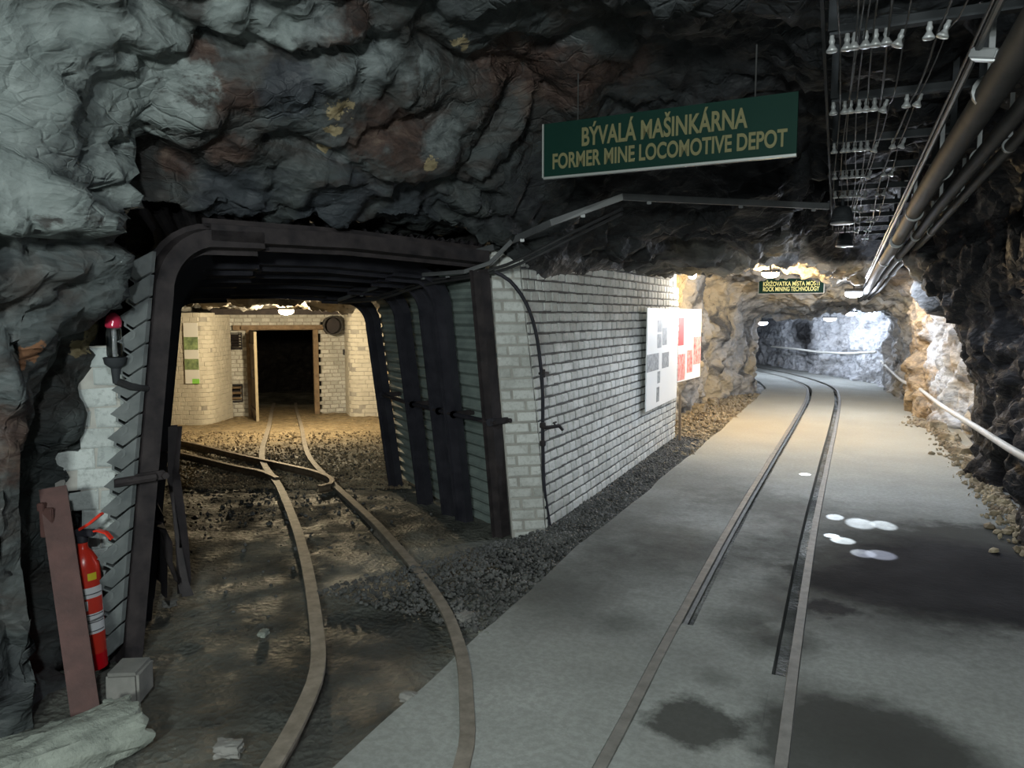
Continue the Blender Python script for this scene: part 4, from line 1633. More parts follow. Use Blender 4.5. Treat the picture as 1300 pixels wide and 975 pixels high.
axF = (frames[0][1] - frames[0][0]).normalized()
rpts = [f[1] + DIRV * 0 + (f[1] - f[0]).normalized() * 0.10 for f in frames]
rpts[0] = frames[0][1] + (frames[0][1] - frames[0][0]).normalized() * 0.075 + DIRV * 0.05
rpts.append(rpts[-1] + DIRV * 0.25)
ln_ = [-(axF) * LEAN / 1.7] * len(rpts)
lagging('corrugated_lagging', rpts, [axF] * len(rpts), -0.06, 2.0, 0.098, 0.035, ln_, MAT['lagging'], 'grey-green corrugated steel lagging behind the right-hand posts of the drift')
lpts = [f[0] - (f[1] - f[0]).normalized() * 0.13 for f in frames]
lpts[0] = frames[0][0] - axF * 0.10 + Vector((0.03, -0.03, 0))
ln2 = [(axF) * LEAN / 1.9] * len(lpts)
lagging('corrugated_lagging', lpts, [-axF] * len(lpts), 0.0, 1.98, 0.112, 0.045, ln2, MAT['lagging_pale'], 'corrugated lagging running into the drift behind the left portal leg')
mb = MB()
zc0 = frames[0][0] - axF * 0.10 + Vector((0.02, -0.04, 0))
PITCHZ = 0.112
for k in range(17):
    z0_ = 0.02 + k * PITCHZ
    def zp(out_, z_, f_):
        base = zc0 + axF * (LEAN / 1.9) * z_
        return Vector((base.x, base.y, z_)) - axF * out_ + Vector((0.25, -0.9, 0)) * f_
    j = random.uniform(-0.006, 0.006)
    pts5 = [zp(0.0 + j, z0_ + 0.004, 0.0), zp(-0.055, z0_ + 0.045, -0.01), zp(-0.055, z0_ + 0.045 + PITCHZ - 0.012, -0.01), zp(0.008 + j, z0_ + PITCHZ - 0.012, 0.0), zp(0.052 + j, z0_ + PITCHZ * 0.45, 0.035)]
    back = Vector((-0.01, 0.03, 0))
    n5 = len(pts5)
    mb.add(pts5 + [p + back for p in pts5], [(0, 1, 4), (1, 2, 4), (2, 3, 4), (9, 6, 5), (9, 7, 6), (9, 8, 7)] + [(i, (i + 1) % 5, 5 + (i + 1) % 5, 5 + i) for i in range(5)])
tag(mb.build('folded_lagging', MAT['lagging_pale']), 'column of pale folded lagging plates with zigzag edge beside the left portal leg', 'lagging')
# roof lagging sheets
mb = MB()
nr = 26
top = []
for f in frames:
    top.append((f[0] + (f[1] - f[0]).normalized() * 0.15, f[1] - (f[1] - f[0]).normalized() * 0.10, f[2] + 0.13))
top[0] = (top[0][0] + DIRV * 0.18, top[0][1] + DIRV * 0.18, top[0][2] - 0.02)
top.append((top[-1][0] + DIRV * 0.15, top[-1][1] + DIRV * 0.15, top[-1][2]))
V, F = [], []
for (a, b, z) in top:
    for k in range(nr * 4 + 1):
        t_ = k / (nr * 4)
        p = a + (b - a) * t_
        V.append(Vector((p.x, p.y, z + (0.025 if (k % 4) in (1, 2) else 0.0))))
m = nr * 4 + 1
for j in range(len(top) - 1):
    for k in range(m - 1):
        F.append((j * m + k, j * m + k + 1, (j + 1) * m + k + 1, (j + 1) * m + k))
B0 = len(V)
V += [v + Vector((0, 0, 0.015)) for v in V]
F += [tuple(B0 + i for i in f[::-1]) for f in F]
mb.add(V, F)
tag(mb.build('roof_lagging', MAT['lagging_dark']), 'dark corrugated sheets lying over the steel roof beams of the portal', 'lagging')

# torn sheet metal hanging inside the left leg


def bent_sheet(px_pts, dplan, label, width=0.3, name='bent_metal_sheet', mat='steel_rust', amp=0.03):
    mb = MB()
    V, F = [], []
    nn = 8
    for i, (px, py, d) in enumerate(px_pts):
        r = ray(px, py)
        dd = -r[0] * math.sin(YAW) + r[1] * math.cos(YAW)
        base = Vector((r[0], r[1], r[2])) * (d / dd) + Vector((0, 0, CAM_H))
        for k in range(nn + 1):
            tt = k / nn
            q = base + dplan * width * tt + axF * (amp * math.sin(tt * 9 + i * 0.9))
            V.append(q)
    for i in range(len(px_pts) - 1):
        for k in range(nn):
            F.append((i * (nn + 1) + k, i * (nn + 1) + k + 1, (i + 1) * (nn + 1) + k + 1, (i + 1) * (nn + 1) + k))
    B0 = len(V)
    V += [v + axF * 0.006 for v in V]
    F += [tuple(B0 + i for i in f[::-1]) for f in F]
    mb.add(V, F)
    o = mb.build(name, MAT[mat], smooth=True)
    return tag(o, label, 'sheet metal')


bent_sheet([(217, 540, 4.0), (215, 600, 3.98), (222, 640, 3.96), (228, 690, 3.93), (231, 735, 3.9), (232, 752, 3.88)], (DIRV * -0.55 + axF * 0.1), 'long bent strip of sheet metal hanging inside the left portal leg', 0.16)
bent_sheet([(196, 668, 3.85), (206, 672, 3.83), (214, 690, 3.8), (216, 715, 3.8), (226, 738, 3.8), (230, 742, 3.8)], (DIRV * 0.8), 'curled torn sheet metal at the foot of the left portal leg', 0.22, amp=0.015)
bent_sheet([(198, 640, 4.0), (204, 655, 3.98), (209, 700, 3.95), (210, 760, 3.9)], (DIRV * 0.9), 'dark flat sheet standing behind the curled torn metal', 0.5, mat='lagging_dark', amp=0.01)

# ------------------------------------------------------------------ left pier of white bricks
PBA = Vector((-3.36, 2.08, 0))
PBB = Vector((-3.14, 2.52, 0))


def pier_point(px, d):
    r = ray(px, 487)
    dd = -r[0] * math.sin(YAW) + r[1] * math.cos(YAW)
    return Vector((r[0] * d / dd, r[1] * d / dd, 0))


P0, P1 = pier_point(62, 3.50), pier_point(158, 3.62)
pv = (P1 - P0)
pw = pv.length
pv.normalize()


def face_pier(u, v):
    p = P0 + pv * u
    return Vector((p.x, p.y, v))


def skip_pier(u, v, a, b, va, vb):
    t = u / pw
    lo = 0.30
    if v > 1.30:
        lo = 0.40
    if v > 1.20 and v < 1.30:
        lo = 0.2
    if 0.85 < v < 1.2:
        lo = 0.06 + 0.1 * (v < 0.95)
    if v < 0.85:
        lo = 0.28
    return t < lo or v > 1.50


brick_wall('brick_pier', face_pier, (0, pw, -0.1, 1.56), 'rough pier of pale grey bricks behind the fire extinguisher', (MAT['brick_grey'], MAT['mortar_light']), bw=0.185, ch=0.1, gap=0.013,
           skip=skip_pier, thick=0.14, kind=None, cat='pier', jit=0.010)

# ------------------------------------------------------------------ fire extinguisher
ex = G(117, 846)
ex.z = 0.0
t = thing('fire_extinguisher', tuple(ex), 'red fire extinguisher with white and yellow labels standing by the brick pier', 'fire extinguisher')
T3 = Matrix.Rotation(math.radians(-2.0), 3, 'Y')
R_ = 0.066
mb = MB()
prof = [(0.055, 0.0), (0.063, 0.006), (R_, 0.02), (R_, 0.46), (0.064, 0.49), (0.056, 0.52), (0.042, 0.548), (0.028, 0.565), (0.022, 0.575), (0.022, 0.60)]
mb.lathe(ex, prof, 32, T3)
body = mb.build('cylinder', MAT['red'], t, smooth=True)
to_cam = Vector((-ex.x, -ex.y, 0)).normalized()
a0 = math.atan2(to_cam.y, to_cam.x)


def wrap(name, z0, z1, da0, da1, mat, r=R_ + 0.0012, parent=t, n=14):
    V, F = [], []
    for k in range(n + 1):
        a = a0 + da0 + (da1 - da0) * k / n
        for z, rr_ in ((z0, r), (z1, r), (z1, r - 0.001), (z0, r - 0.001)):
            V.append(ex + T3 @ Vector((rr_ * math.cos(a), rr_ * math.sin(a), z)))
    for k in range(n):
        for q in range(4):
            q2 = (q + 1) % 4
            F.append((k * 4 + q, k * 4 + q2, k * 4 + 4 + q2, k * 4 + 4 + q))
    F += [(3, 2, 1, 0), (n * 4, n * 4 + 1, n * 4 + 2, n * 4 + 3)]
    return MB().add(V, F).build(name, mat, parent)


lab = wrap('instruction_label', 0.175, 0.395, -0.35, 1.25, MAT['plastic_white'])
lab['label'] = 'white instruction label'
wrap('label_panel', 0.272, 0.345, -0.25, 1.15, MAT['label_red'], R_ + 0.002, t)
for z_ in (0.187, 0.228, 0.262, 0.362):
    wrap('label_line', z_, z_ + 0.004, -0.25, 1.1, MAT['ink'], R_ + 0.0024, t)
wrap('label_pictogram', 0.29, 0.335, -0.18, 0.05, MAT['plastic_white'], R_ + 0.0028, t)
y_ = wrap('inspection_sticker', 0.428, 0.462, 0.15, 0.75, MAT['plastic_yellow'])
y_['label'] = 'yellow inspection sticker'
wrap('base_band', 0.0, 0.075, -3.14, 3.14, mat_simple('deep_red_band', (0.55, 0.0, 0.008), (0.6, 0.0, 0.01), 3, 0.3, 0, 0), R_ + 0.001, t, 40)
mb = MB()
sd = Vector((-to_cam.y, to_cam.x, 0))
rgt = Vector((math.cos(YAW), math.sin(YAW), 0))
mb.lathe(ex, [(0.020, 0.595), (0.026, 0.60), (0.026, 0.63), (0.018, 0.64), (0.018, 0.655)], 16, T3)
mb.box(ex + Vector((0, 0, 0.645)), (0.09, 0.035, 0.03), Matrix.Rotation(YAW, 3, 'Z'), 0.004)
mb.build('valve', MAT['steel_dark'], t, smooth=True)
mb = MB()
b = ex + Vector((0, 0, 0.66))
mb.sweep([b - rgt * 0.02, b + rgt * 0.03 + Vector((0, 0, 0.03)), b + rgt * 0.085 + Vector((0, 0, 0.075))], [(-0.014, -0.004), (0.014, -0.004), (0.012, 0.008), (-0.012, 0.008)])
mb.build('squeeze_lever', MAT['red'], t)
mb = MB()
b = ex + Vector((0, 0, 0.645))
mb.sweep([b, b + rgt * 0.06 + Vector((0, 0, 0.012)), b + rgt * 0.10 + Vector((0, 0, 0.0)), b + rgt * 0.125 + Vector((0, 0, -0.03))], [(-0.012, -0.004), (0.012, -0.004), (0.012, 0.004), (-0.012, 0.004)])
mb.build('carry_handle', MAT['red'], t)
mb = MB()
b = ex + Vector((0, 0, 0.64)) - rgt * 0.045
mb.tube([b, b - rgt * 0.02 + Vector((0, 0, 0.01)), b - rgt * 0.035 + Vector((0, 0, 0.05)), b - rgt * 0.03 + Vector((0, 0, 0.12))], 0.011, 10)
mb.build('hose', MAT['black'], t, smooth=True)
# fastening wire round the body
mb = MB()
pp = []
for k in range(15):
    a = a0 - 1.0 + 2.4 * k / 14
    pp.append(ex + T3 @ Vector(((R_ + 0.006) * math.cos(a), (R_ + 0.006) * math.sin(a), 0.236 + 0.012 * k / 14)))
mb.tube(pp, 0.004, 6)
mb.build('retaining_wire', MAT['clip'], t)

# ------------------------------------------------------------------ leaning rusty beam
bt = HIT(68, 622, (-3.05, 1.75), (-2.7, 1.95))
b0 = G(110, 905)
r = ray(68, 622)
dd = -r[0] * math.sin(YAW) + r[1] * math.cos(YAW)
bt = Vector(r) * (3.25 / dd) + Vector((0, 0, CAM_H))
t = thing('steel_beam_offcut', (b0.x, b0.y, 0), 'red-brown rusty steel beam leaning before the fire extinguisher', 'beam')
facing = Vector((-b0.x, -b0.y, 0)).normalized()
mb = MB()
w_, h_ = 0.105, 0.055
ip = [(-w_ / 2, -h_), (w_ / 2, -h_), (w_ / 2, h_), (w_ / 2 - 0.012, h_), (w_ / 2 - 0.012, -h_ + 0.012), (-w_ / 2 + 0.012, -h_ + 0.012), (-w_ / 2 + 0.012, h_), (-w_ / 2, h_)]
mb.sweep([b0 + Vector((0, 0, -0.03)), bt], ip, -facing)
mb.build('channel', MAT['redbrown'], t)
mb = MB()
q = b0 + (bt - b0) * 0.86
mb.box(q + facing * 0.06 - rgt * 0.045, (0.06, 0.02, 0.13), Matrix.Rotation(YAW, 3, 'Z'), 0.004)
mb.box(q + facing * 0.06 - rgt * 0.065 + Vector((0, 0, 0.07)), (0.03, 0.03, 0.035), Matrix.Rotation(YAW, 3, 'Z'), 0.003)
mb.build('welded_plate', MAT['redbrown'], t)

# ------------------------------------------------------------------ blocks and stones


def boulder(name, c, s, rot, mat, label, cat='rock', seed=0, sub=4, amp=0.18):
    bm = bmesh.new()
    bmesh.ops.create_cube(bm, size=2)
    bmesh.ops.subdivide_edges(bm, edges=bm.edges[:], cuts=14, use_grid_fill=True)
    P = np.array([v.co[:] for v in bm.verts])
    L = np.linalg.norm(P, axis=1)[:, None]
    P = P * 0.65 + 0.35 * P / L * 1.15
    d = fbm(P * 0.9 + seed, 3, 600 + seed) * amp + facets(P * 1.3 + seed, 610 + seed) * amp * 0.8 + facets(P * 4 + seed, 630) * 0.05
    P = P * (1 + d[:, None])
    M = Matrix.Rotation(rot, 3, 'Z')
    for v, p in zip(bm.verts, P):
        v.co = M @ Vector((p[0] * s[0], p[1] * s[1], p[2] * s[2]))
    me = bpy.data.meshes.new(name)
    bm.to_mesh(me)
    bm.free()
    me.materials.append(mat)
    me.polygons.foreach_set('use_smooth', [True] * len(me.polygons))
    try:
        me.set_sharp_from_angle(angle=math.radians(32))
    except Exception:
        pass
    o = bpy.data.objects.new(name, me)
    COL.objects.link(o)
    o.location = c
    return tag(o, label, cat)


blk = G(150, 886)
mb = MB()
mb.box((0, 0, 0.075), (0.14, 0.17, 0.15), Matrix.Rotation(YAW + 0.1, 3, 'Z'), 0.012, 0.003)
o = mb.build('concrete_block', MAT['block'])
o.location = (blk.x + 0.0, blk.y + 0.06, -0.03)
tag(o, 'pale square concrete block at the foot of the portal leg', 'block')
p = G(85, 965)
boulder('boulder', (p.x - 0.02, p.y, 0.02), (0.25, 0.11, 0.09), YAW + 0.75, MAT['pale_stone'], 'long pale stone lying in the lower left corner', seed=3)
p = G(145, 935)
boulder('boulder', (p.x, p.y, 0.04), (0.075, 0.07, 0.07), 0.4, MAT['pale_stone'], 'pale knobbly stone at the right end of the long pale stone', seed=5)
for k, (px, py, s, lb) in enumerate(((520, 880, 0.035, 'small grey stone between the drift rails near the slab'), (215, 762, 0.04, 'small stone beside the left portal leg foot'),
                                     (335, 800, 0.03, 'thin pale flake on the dirt left of the inner drift rail'), (615, 802, 0.03, 'pale chip on the slab edge beside the drift rail'),
                                     (290, 945, 0.05, 'flat grey stone at the bottom left of the inner drift rail'), (590, 780, 0.05, 'small stone at the pointed start of the gravel strip'))):
    p = G(px, py)
    boulder('loose_stone', (p.x, p.y, -0.015), (s, s * 0.7, s * 0.5), k * 0.9, MAT['pale_stone'] if k in (2, 3) else MAT['block'], lb, 'stone', seed=20 + k)
for k, (px, py, s, lb) in enumerate(((888, 520, 0.10, 'broken rock below the red poster, leftmost'), (905, 512, 0.09, 'broken rock at the foot of the ochre pillar'), (1205, 560, 0.10, 'ochre rock at the right wall foot, farthest'),
                                     (1222, 578, 0.09, 'ochre rock at the right wall foot, middle one'), (1238, 592, 0.08, 'ochre rock at the right wall foot, nearest'), (1188, 545, 0.11, 'ochre rock under the hose by the yellow spur'))):
    p = G(px, py)
    boulder('fallen_rock', (p.x, p.y, 0.03), (s, s * 0.9, s * 0.8), k * 1.3, MAT['stone_tan'], lb, 'rock', seed=40 + k)

# ------------------------------------------------------------------ glass lantern on the pier
def at_depth(px, py, d):
    r = ray(px, py)
    dd = -r[0] * math.sin(YAW) + r[1] * math.cos(YAW)
    return Vector(r) * (d / dd) + Vector((0, 0, CAM_H))


lp = at_depth(146, 454, 3.45)
t = thing('signal_lantern', tuple(lp), 'glass signal lantern with a red cap on a dark dish, beside the lagging', 'lantern')
mb = MB()
mb.lathe(lp, [(0.015, -0.12), (0.02, -0.05), (0.045, -0.03), (0.05, -0.005), (0.052, 0.0), (0.046, 0.003), (0.02, 0.0)], 20)
mb.build('dish', MAT['bracket'], t, smooth=True)
mb = MB()
mb.lathe(lp, [(0.030, 0.004), (0.034, 0.01), (0.034, 0.13), (0.028, 0.14)], 20)
mb.build('glass_cylinder', MAT['glass'], t, smooth=True)
mb = MB()
mb.lathe(lp, [(0.008, 0.004), (0.008, 0.135)], 10)
mb.build('inner_tube', MAT['porcelain'], t, smooth=True)
mb = MB()
mb.lathe(lp, [(0.03, 0.138), (0.036, 0.145), (0.036, 0.17), (0.03, 0.19), (0.015, 0.205), (0.005, 0.21)], 20)
mb.build('red_cap', MAT['red_glass'], t, smooth=True)
mb = MB()
mb.tube([lp + Vector((0, 0, -0.11)), lp + Vector((0.02, 0.06, -0.14)), lp + Vector((0.0, 0.16, -0.16))], 0.018, 8)
mb.build('bracket_arm', MAT['black'], t, smooth=True)


# ------------------------------------------------------------------ signs
def text_mesh(txt, size, mat, parent, name, loc, rotM, fit=None, bold=0.0, sx=1.0):
    cu = bpy.data.curves.new('t', 'FONT')
    cu.body = txt
    cu.size = size
    cu.align_x = 'CENTER'
    cu.align_y = 'CENTER'
    cu.extrude = 0.001
    cu.offset = bold
    ob = bpy.data.objects.new('t', cu)
    COL.objects.link(ob)
    bpy.context.view_layer.update()
    dg = bpy.context.evaluated_depsgraph_get()
    me = bpy.data.meshes.new_from_object(ob.evaluated_get(dg))
    bpy.data.objects.remove(ob)
    xs = [v.co.x for v in me.vertices]
    ys = [v.co.y for v in me.vertices]
    cx, wd = (min(xs) + max(xs)) / 2, max(xs) - min(xs)
    k = (fit / wd) if fit else sx
    for v in me.vertices:
        v.co = rotM @ Vector(((v.co.x - cx) * k, v.co.y, v.co.z)) + Vector(loc)
    me.materials.clear()
    me.materials.append(mat)
    o = bpy.data.objects.new(name, me)
    COL.objects.link(o)
    o.parent = parent
    return o


def sign(name, BL, BR, h, label, lines, text_mat, edge_all=False, th=0.02):
    ax = (BR - BL)
    W = ax.length
    ax.normalize()
    out = Vector((ax.y, -ax.x, 0)).normalized()
    if out.y > 0:
        out = -out
    up = out.cross(ax)
    if up.z < 0:
        up = -up
    t = thing(name, tuple((BL + BR) / 2), label, 'sign')
    mb = MB()
    mb.slab([BL, BR, BR + up * h, BL + up * h], out, th)
    mb.build('panel', MAT['sign_green'], t)
    mb = MB()
    e = 0.008
    o_ = out * 0.004
    mb.slab([BL + o_ - up * e, BR + o_ - up * e, BR + o_ + up * e * 0.5, BL + o_ + up * e * 0.5], out, th + 0.008)
    mb.slab([BL + o_ - ax * e, BL + o_ + ax * e * 0.3, BL + o_ + ax * e * 0.3 + up * h, BL + o_ - ax * e + up * h], out, th + 0.008)
    if edge_all:
        mb.slab([BR + o_ - ax * e, BR + o_ + ax * e, BR + o_ + ax * e + up * h, BR + o_ - ax * e + up * h], out, th + 0.008)
        mb.slab([BL + o_ + up * (h - e), BR + o_ + up * (h - e), BR + o_ + up * (h + e), BL + o_ + up * (h + e)], out, th + 0.008)
    mb.build('edge_trim', MAT['sign_edge'], t)
    Rm3 = Matrix((ax, up, out)).transposed()
    ctr = (BR - BL) / 2
    for (txt, fu, fv, size, fit, bold) in lines:
        loc = (ax * (fu - 0.5) * W) + up * fv * h + out * 0.002
        text_mesh(txt, size, text_mat, t, 'lettering', loc, Rm3, fit * W, bold)
    # hangers
    for s in (0.15, 0.85):
        mb = MB()
        p = BL + ax * W * s - out * 0.012
        mb.tube([p + up * (h - 0.03), p + up * (h + 0.25)], 0.004, 6)
        mb.build('hanger', MAT['wire'], t)
    return t


BL, BR = G(690, 226, 2.42), G(1011, 196, 2.42)
BL.z = BR.z = 2.42
sign('tunnel_sign', BL, BR, 0.295, 'large dark green sign reading BÝVALÁ MAŠINKÁRNA hanging from the junction roof',
     [('BÝVALÁ MAŠINKÁRNA', 0.50, 0.66, 0.135, 0.655, 0.0035), ('FORMER MINE LOCOMOTIVE DEPOT', 0.505, 0.27, 0.115, 0.925, 0.003)], MAT['sign_text'])
BL2, BR2 = G(963, 373, 2.06), G(1046, 371, 2.06)
BR2 = Vector((BR2.x, BL2.y - 0.05, 2.06))
k2 = HIT(1046, 371, (BL2.x, BL2.y), (BR2.x, BR2.y))
BR2 = Vector((k2.x, k2.y, 2.06))
sign('tunnel_sign', BL2, BR2, 0.29, 'small far green sign with yellow lettering deep in the main tunnel',
     [('KŘIŽOVATKA MÍSTA MOSTI', 0.5, 0.62, 0.115, 0.86, 0.0015), ('ROCK MINING TECHNOLOGY', 0.5, 0.28, 0.115, 0.86, 0.0015)], MAT['sign_text_far'], True)


# ------------------------------------------------------------------ posters
def poster(name, A, B, corners, label, cells, th=0.012, cat='poster'):
    """A,B plan line of the board; corners px (l,t,r,b) fitted on that plane as an upright board"""
    tl, br = HIT(corners[0], corners[1], A, B), HIT(corners[2], corners[3], A, B)
    ax = Vector((br.x - tl.x, br.y - tl.y, 0))
    W = ax.length
    ax.normalize()
    H = tl.z - br.z if len(corners) == 4 else corners[4]
    z1 = tl.z
    out = Vector((ax.y, -ax.x, 0))
    t = thing(name, (tl.x, tl.y, z1 - H), label, cat)
    o0 = Vector((tl.x, tl.y, z1 - H))

    def q(u0, v0, u1, v1, off):
        return [o0 + ax * W * u0 + Vector((0, 0, H * v0)) + out * off, o0 + ax * W * u1 + Vector((0, 0, H * v0)) + out * off,
                o0 + ax * W * u1 + Vector((0, 0, H * v1)) + out * off, o0 + ax * W * u0 + Vector((0, 0, H * v1)) + out * off]
    mb = MB()
    mb.slab(q(0, 0, 1, 1, 0.02), out, th)
    mb.build('board', MAT['paper'], t)
    for (nm, u0, v0, u1, v1, mt) in cells:
        mb = MB()
        mb.slab(q(u0, v0, u1, v1, 0.0225), out, 0.002)
        mb.build(nm, MAT[mt], t)
    return t


poster('info_poster', (-2.02, 5.2), (-2.01, 9.9), (820, 391, 857, 500, 1.15), 'white info poster with grey photos on the far end of the brick wall',
       [('photo_print', 0.0, 0.38, 0.35, 0.55, 'photo_grey'), ('photo_print', 0.30, 0.76, 0.44, 0.88, 'photo_grey'), ('photo_print', 0.30, 0.60, 0.42, 0.74, 'photo_grey'),
        ('photo_print', 0.46, 0.62, 0.60, 0.80, 'photo_grey'), ('photo_print', 0.46, 0.38, 0.68, 0.54, 'photo_grey'), ('photo_print', 0.32, 0.24, 0.40, 0.36, 'photo_grey'), ('photo_print', 0.30, 0.05, 0.38, 0.20, 'photo_grey')])
poster('info_poster', (-2.10, 10.0), (-1.95, 11.6), (860, 392, 887, 478), 'white poster with red stripe and red photo beside the brick wall end',
       [('red_stripe', 0.0, 0.50, 0.22, 0.88, 'red_ink'), ('photo_print', 0.0, 0.02, 0.30, 0.38, 'photo_red'), ('photo_print', 0.38, 0.10, 0.62, 0.42, 'photo_red'), ('photo_print', 0.66, 0.2, 1.0, 0.6, 'photo_red')])
poster('info_poster', (LA.x + ln.x * 0.01, LA.y + ln.y * 0.01), (LB.x + ln.x * 0.01, LB.y + ln.y * 0.01), (233, 410, 254, 487), 'narrow white poster with green photos on the depot pier',
       [('photo_print', 0.0, 0.56, 1.0, 0.77, 'photo_green'), ('photo_print', 0.0, 0.23, 1.0, 0.41, 'photo_green'), ('green_patch', 0.5, 0.0, 1.0, 0.08, 'green_ink')])

# thin timber batten at the far end of the brick wall
b0_, b1_ = G(860, 560), HIT(856, 500, (-2.03, 5.2), (-2.0, 9.95))
mb = MB()
mb.sweep([b0_ + Vector((0.03, 0, -0.05)), Vector((b0_.x + 0.02, b0_.y, 0.62))], [(-0.015, -0.01), (0.015, -0.01), (0.015, 0.01), (-0.015, 0.01)], Vector((0, 1, 0)))
tag(mb.build('batten', MAT['wood']), 'thin brown batten standing at the far foot of the brick wall', 'batten')

# ------------------------------------------------------------------ cable bracket ladder overhead
RZ = 2.65
ys = [47, 127, 182, 218, 247, 271]
ry = [G(1055, y, RZ).y for y in (47, 127, 182, 218)]
y0_, dy_ = ry[0], (ry[3] - ry[0]) / 3
NR = 14
rows_y = [y0_ - dy_] + [y0_ + dy_ * k for k in range(NR)]
ins_u = [0.0, 0.042, 0.062, 0.094, 0.122, 0.152, 0.180, 0.265, 0.300]


def rack_x(y):
    return -0.095 - 0.010 * (y - 3.0)


proto = None
names_r = ['nearest', 'second', 'third', 'fourth', 'fifth', 'sixth', 'seventh', 'eighth', 'ninth', 'tenth', 'eleventh', 'twelfth', 'thirteenth', 'fourteenth', 'fifteenth']
mbI = MB()
mbI.lathe((0, 0, 0), [(0.010, 0.0), (0.019, 0.002), (0.020, 0.008), (0.013, 0.018), (0.008, 0.028), (0.010, 0.034), (0.011, 0.040), (0.008, 0.048), (0.008, 0.058)], 14)
ins_mesh = None
for k, y in enumerate(rows_y):
    lab = names_r[k] + ' steel crossbar of the overhead insulator rack, counted from the camera'
    xl = rack_x(y)
    if k == 0:
        t0 = thing('insulator_rack', (xl, y, RZ), lab, 'rack', 'crossbars of the overhead insulator rack')
        mb = MB()
        mb.sweep([(xl, y, RZ + 0.02), (xl + 0.62, y, RZ + 0.02)], [(-0.02, -0.02), (0.02, -0.02), (0.02, -0.012), (-0.012, -0.012), (-0.012, 0.025), (-0.02, 0.025)])
        mb.build('crossbar', MAT['bracket'], t0)
        for s in (0.01, 0.61):
            mb = MB()
            mb.box((xl + s, y, RZ + 0.22), (0.03, 0.008, 0.40))
            mb.build('hanger', MAT['bracket'], t0)
        for j, u in enumerate(ins_u):
            if ins_mesh is None:
                io = mbI.build('insulator', MAT['porcelain'], None, smooth=True)
                ins_mesh = io
            else:
                io = ins_mesh.copy()
                COL.objects.link(io)
            io.parent = t0
            io.location = (u * 1.15 + 0.01, -0.01, -0.058 - (0.010 if j == 6 else 0))
            io.rotation_euler = (0, 0.35 if j in (6, 8) else random.uniform(-0.05, 0.05), 0)
        cur = t0
    else:
        cur = copy_tree(t0)
        cur['label'] = lab
        cur.location = (xl, y, RZ)
# wires along the rack
for j, (u, sag, lb) in enumerate(((0.0, 0.05, 'leftmost'), (0.042, 0.01, 'second'), (0.062, 0.02, 'third'), (0.094, 0.015, 'fourth'), (0.122, 0.02, 'fifth'), (0.152, 0.03, 'sixth'), (0.18, 0.05, 'seventh'), (0.265, 0.03, 'eighth'), (0.3, 0.05, 'rightmost'))):
    pts = []
    for k in range(len(rows_y) - 1):
        for q in range(4):
            tt = q / 4
            y = rows_y[k] + (rows_y[k + 1] - rows_y[k]) * tt
            sg = sag * 4 * tt * (1 - tt) * (0.6 + 0.5 * math.sin(k * 2.1 + j))
            pts.append((rack_x(y) + u * 1.15 + 0.02 + 0.02 * math.sin(j + k + tt), y, RZ - 0.03 - sg))
    mb = MB()
    mb.tube(pts, 0.0045 if j in (5, 7) else 0.003, 6)
    tag(mb.build('overhead_wire', MAT['wire']), lb + ' of the thin wires strung under the insulator rack', 'wire', 'wires under the insulator rack')
# long stringer on the left edge of the rack
mb = MB()
mb.sweep([(rack_x(rows_y[0]) - 0.02, rows_y[0], RZ + 0.04), (rack_x(9) - 0.03, 9, RZ + 0.02), (rack_x(rows_y[-1]) - 0.03, rows_y[-1], RZ - 0.0)], [(-0.006, -0.02), (0.006, -0.02), (0.006, 0.02), (-0.006, 0.02)])
tag(mb.build('rack_stringer', MAT['bracket']), 'long steel strip along the left edge of the insulator rack', 'rail')

# pipes on the right of the rack
PZ = 2.48


def pipe(px0, py0, px1, py1, z0, z1, r, label, clamps, name='overhead_pipe'):
    a, b = G(px0, py0, z0), G(px1, py1, z1)
    d = (b - a).normalized()
    a2 = a - d * 2.0
    t = thing(name, tuple(a2), label, 'pipe')
    mid = (a + b) / 2
    mb = MB()
    n = 14
    P = []
    L = (b - a2).length
    for k in range(n + 1):
        p = a2 + (b - a2) * k / n
        P.append(p + Vector((0.012 * math.sin(k * 1.3), 0, 0.015 * math.sin(k * 0.9 + r * 50))))
    mb.tube(P, r, 16)
    mb.build('tube', MAT['pipe'], t, smooth=True)
    for y in clamps:
        s = (y - a2.y) / (b.y - a2.y)
        p = a2 + (b - a2) * s
        mb = MB()
        mb.tube([p - d * 0.012, p + d * 0.012], r + 0.006, 16)
        mb.box(p + Vector((0, 0, r + 0.12)), (0.02, 0.012, 0.22))
        mb.build('clamp', MAT['clip'], t)
    return t


cl = [3.25, 4.55, 5.9, 7.4, 9.0, 11.0]
pipe(1290, 60, 1092, 382, 2.48, 1.93, 0.052, 'thickest grey pipe under the roof, left of the three', [2.2] + cl)
pipe(1300, 128, 1097, 382, 2.50, 1.93, 0.036, 'middle grey pipe of the three under the roof', cl)
pipe(1300, 165, 1102, 382, 2.52, 1.93, 0.030, 'thinnest right-hand grey pipe of the three under the roof', cl)
a, b = G(1262, 20, 2.53), G(1088, 382, 1.98)
mb = MB()
mb.tube([a - (b - a).normalized() * 1.0, a + (b - a) * 0.3, a + (b - a) * 0.7, b], 0.012, 8)
tag(mb.build('overhead_cable', MAT['conduit']), 'thin grey cable running beside the thickest roof pipe', 'cable')
a, b = G(1252, 20, 2.56), G(1085, 382, 1.99)
mb = MB()
mb.tube([a - (b - a).normalized() * 1.0, a + (b - a) * 0.4 + Vector((0, 0, -0.02)), b], 0.007, 8)
tag(mb.build('overhead_cable', MAT['black']), 'thin black cable between the roof pipe and the rack', 'cable')
jb = G(1251, 69, 2.50)
t = thing('junction_box', tuple(jb), 'small pale junction box clipped to the roof cable beside the thick pipe', 'box')
mb = MB()
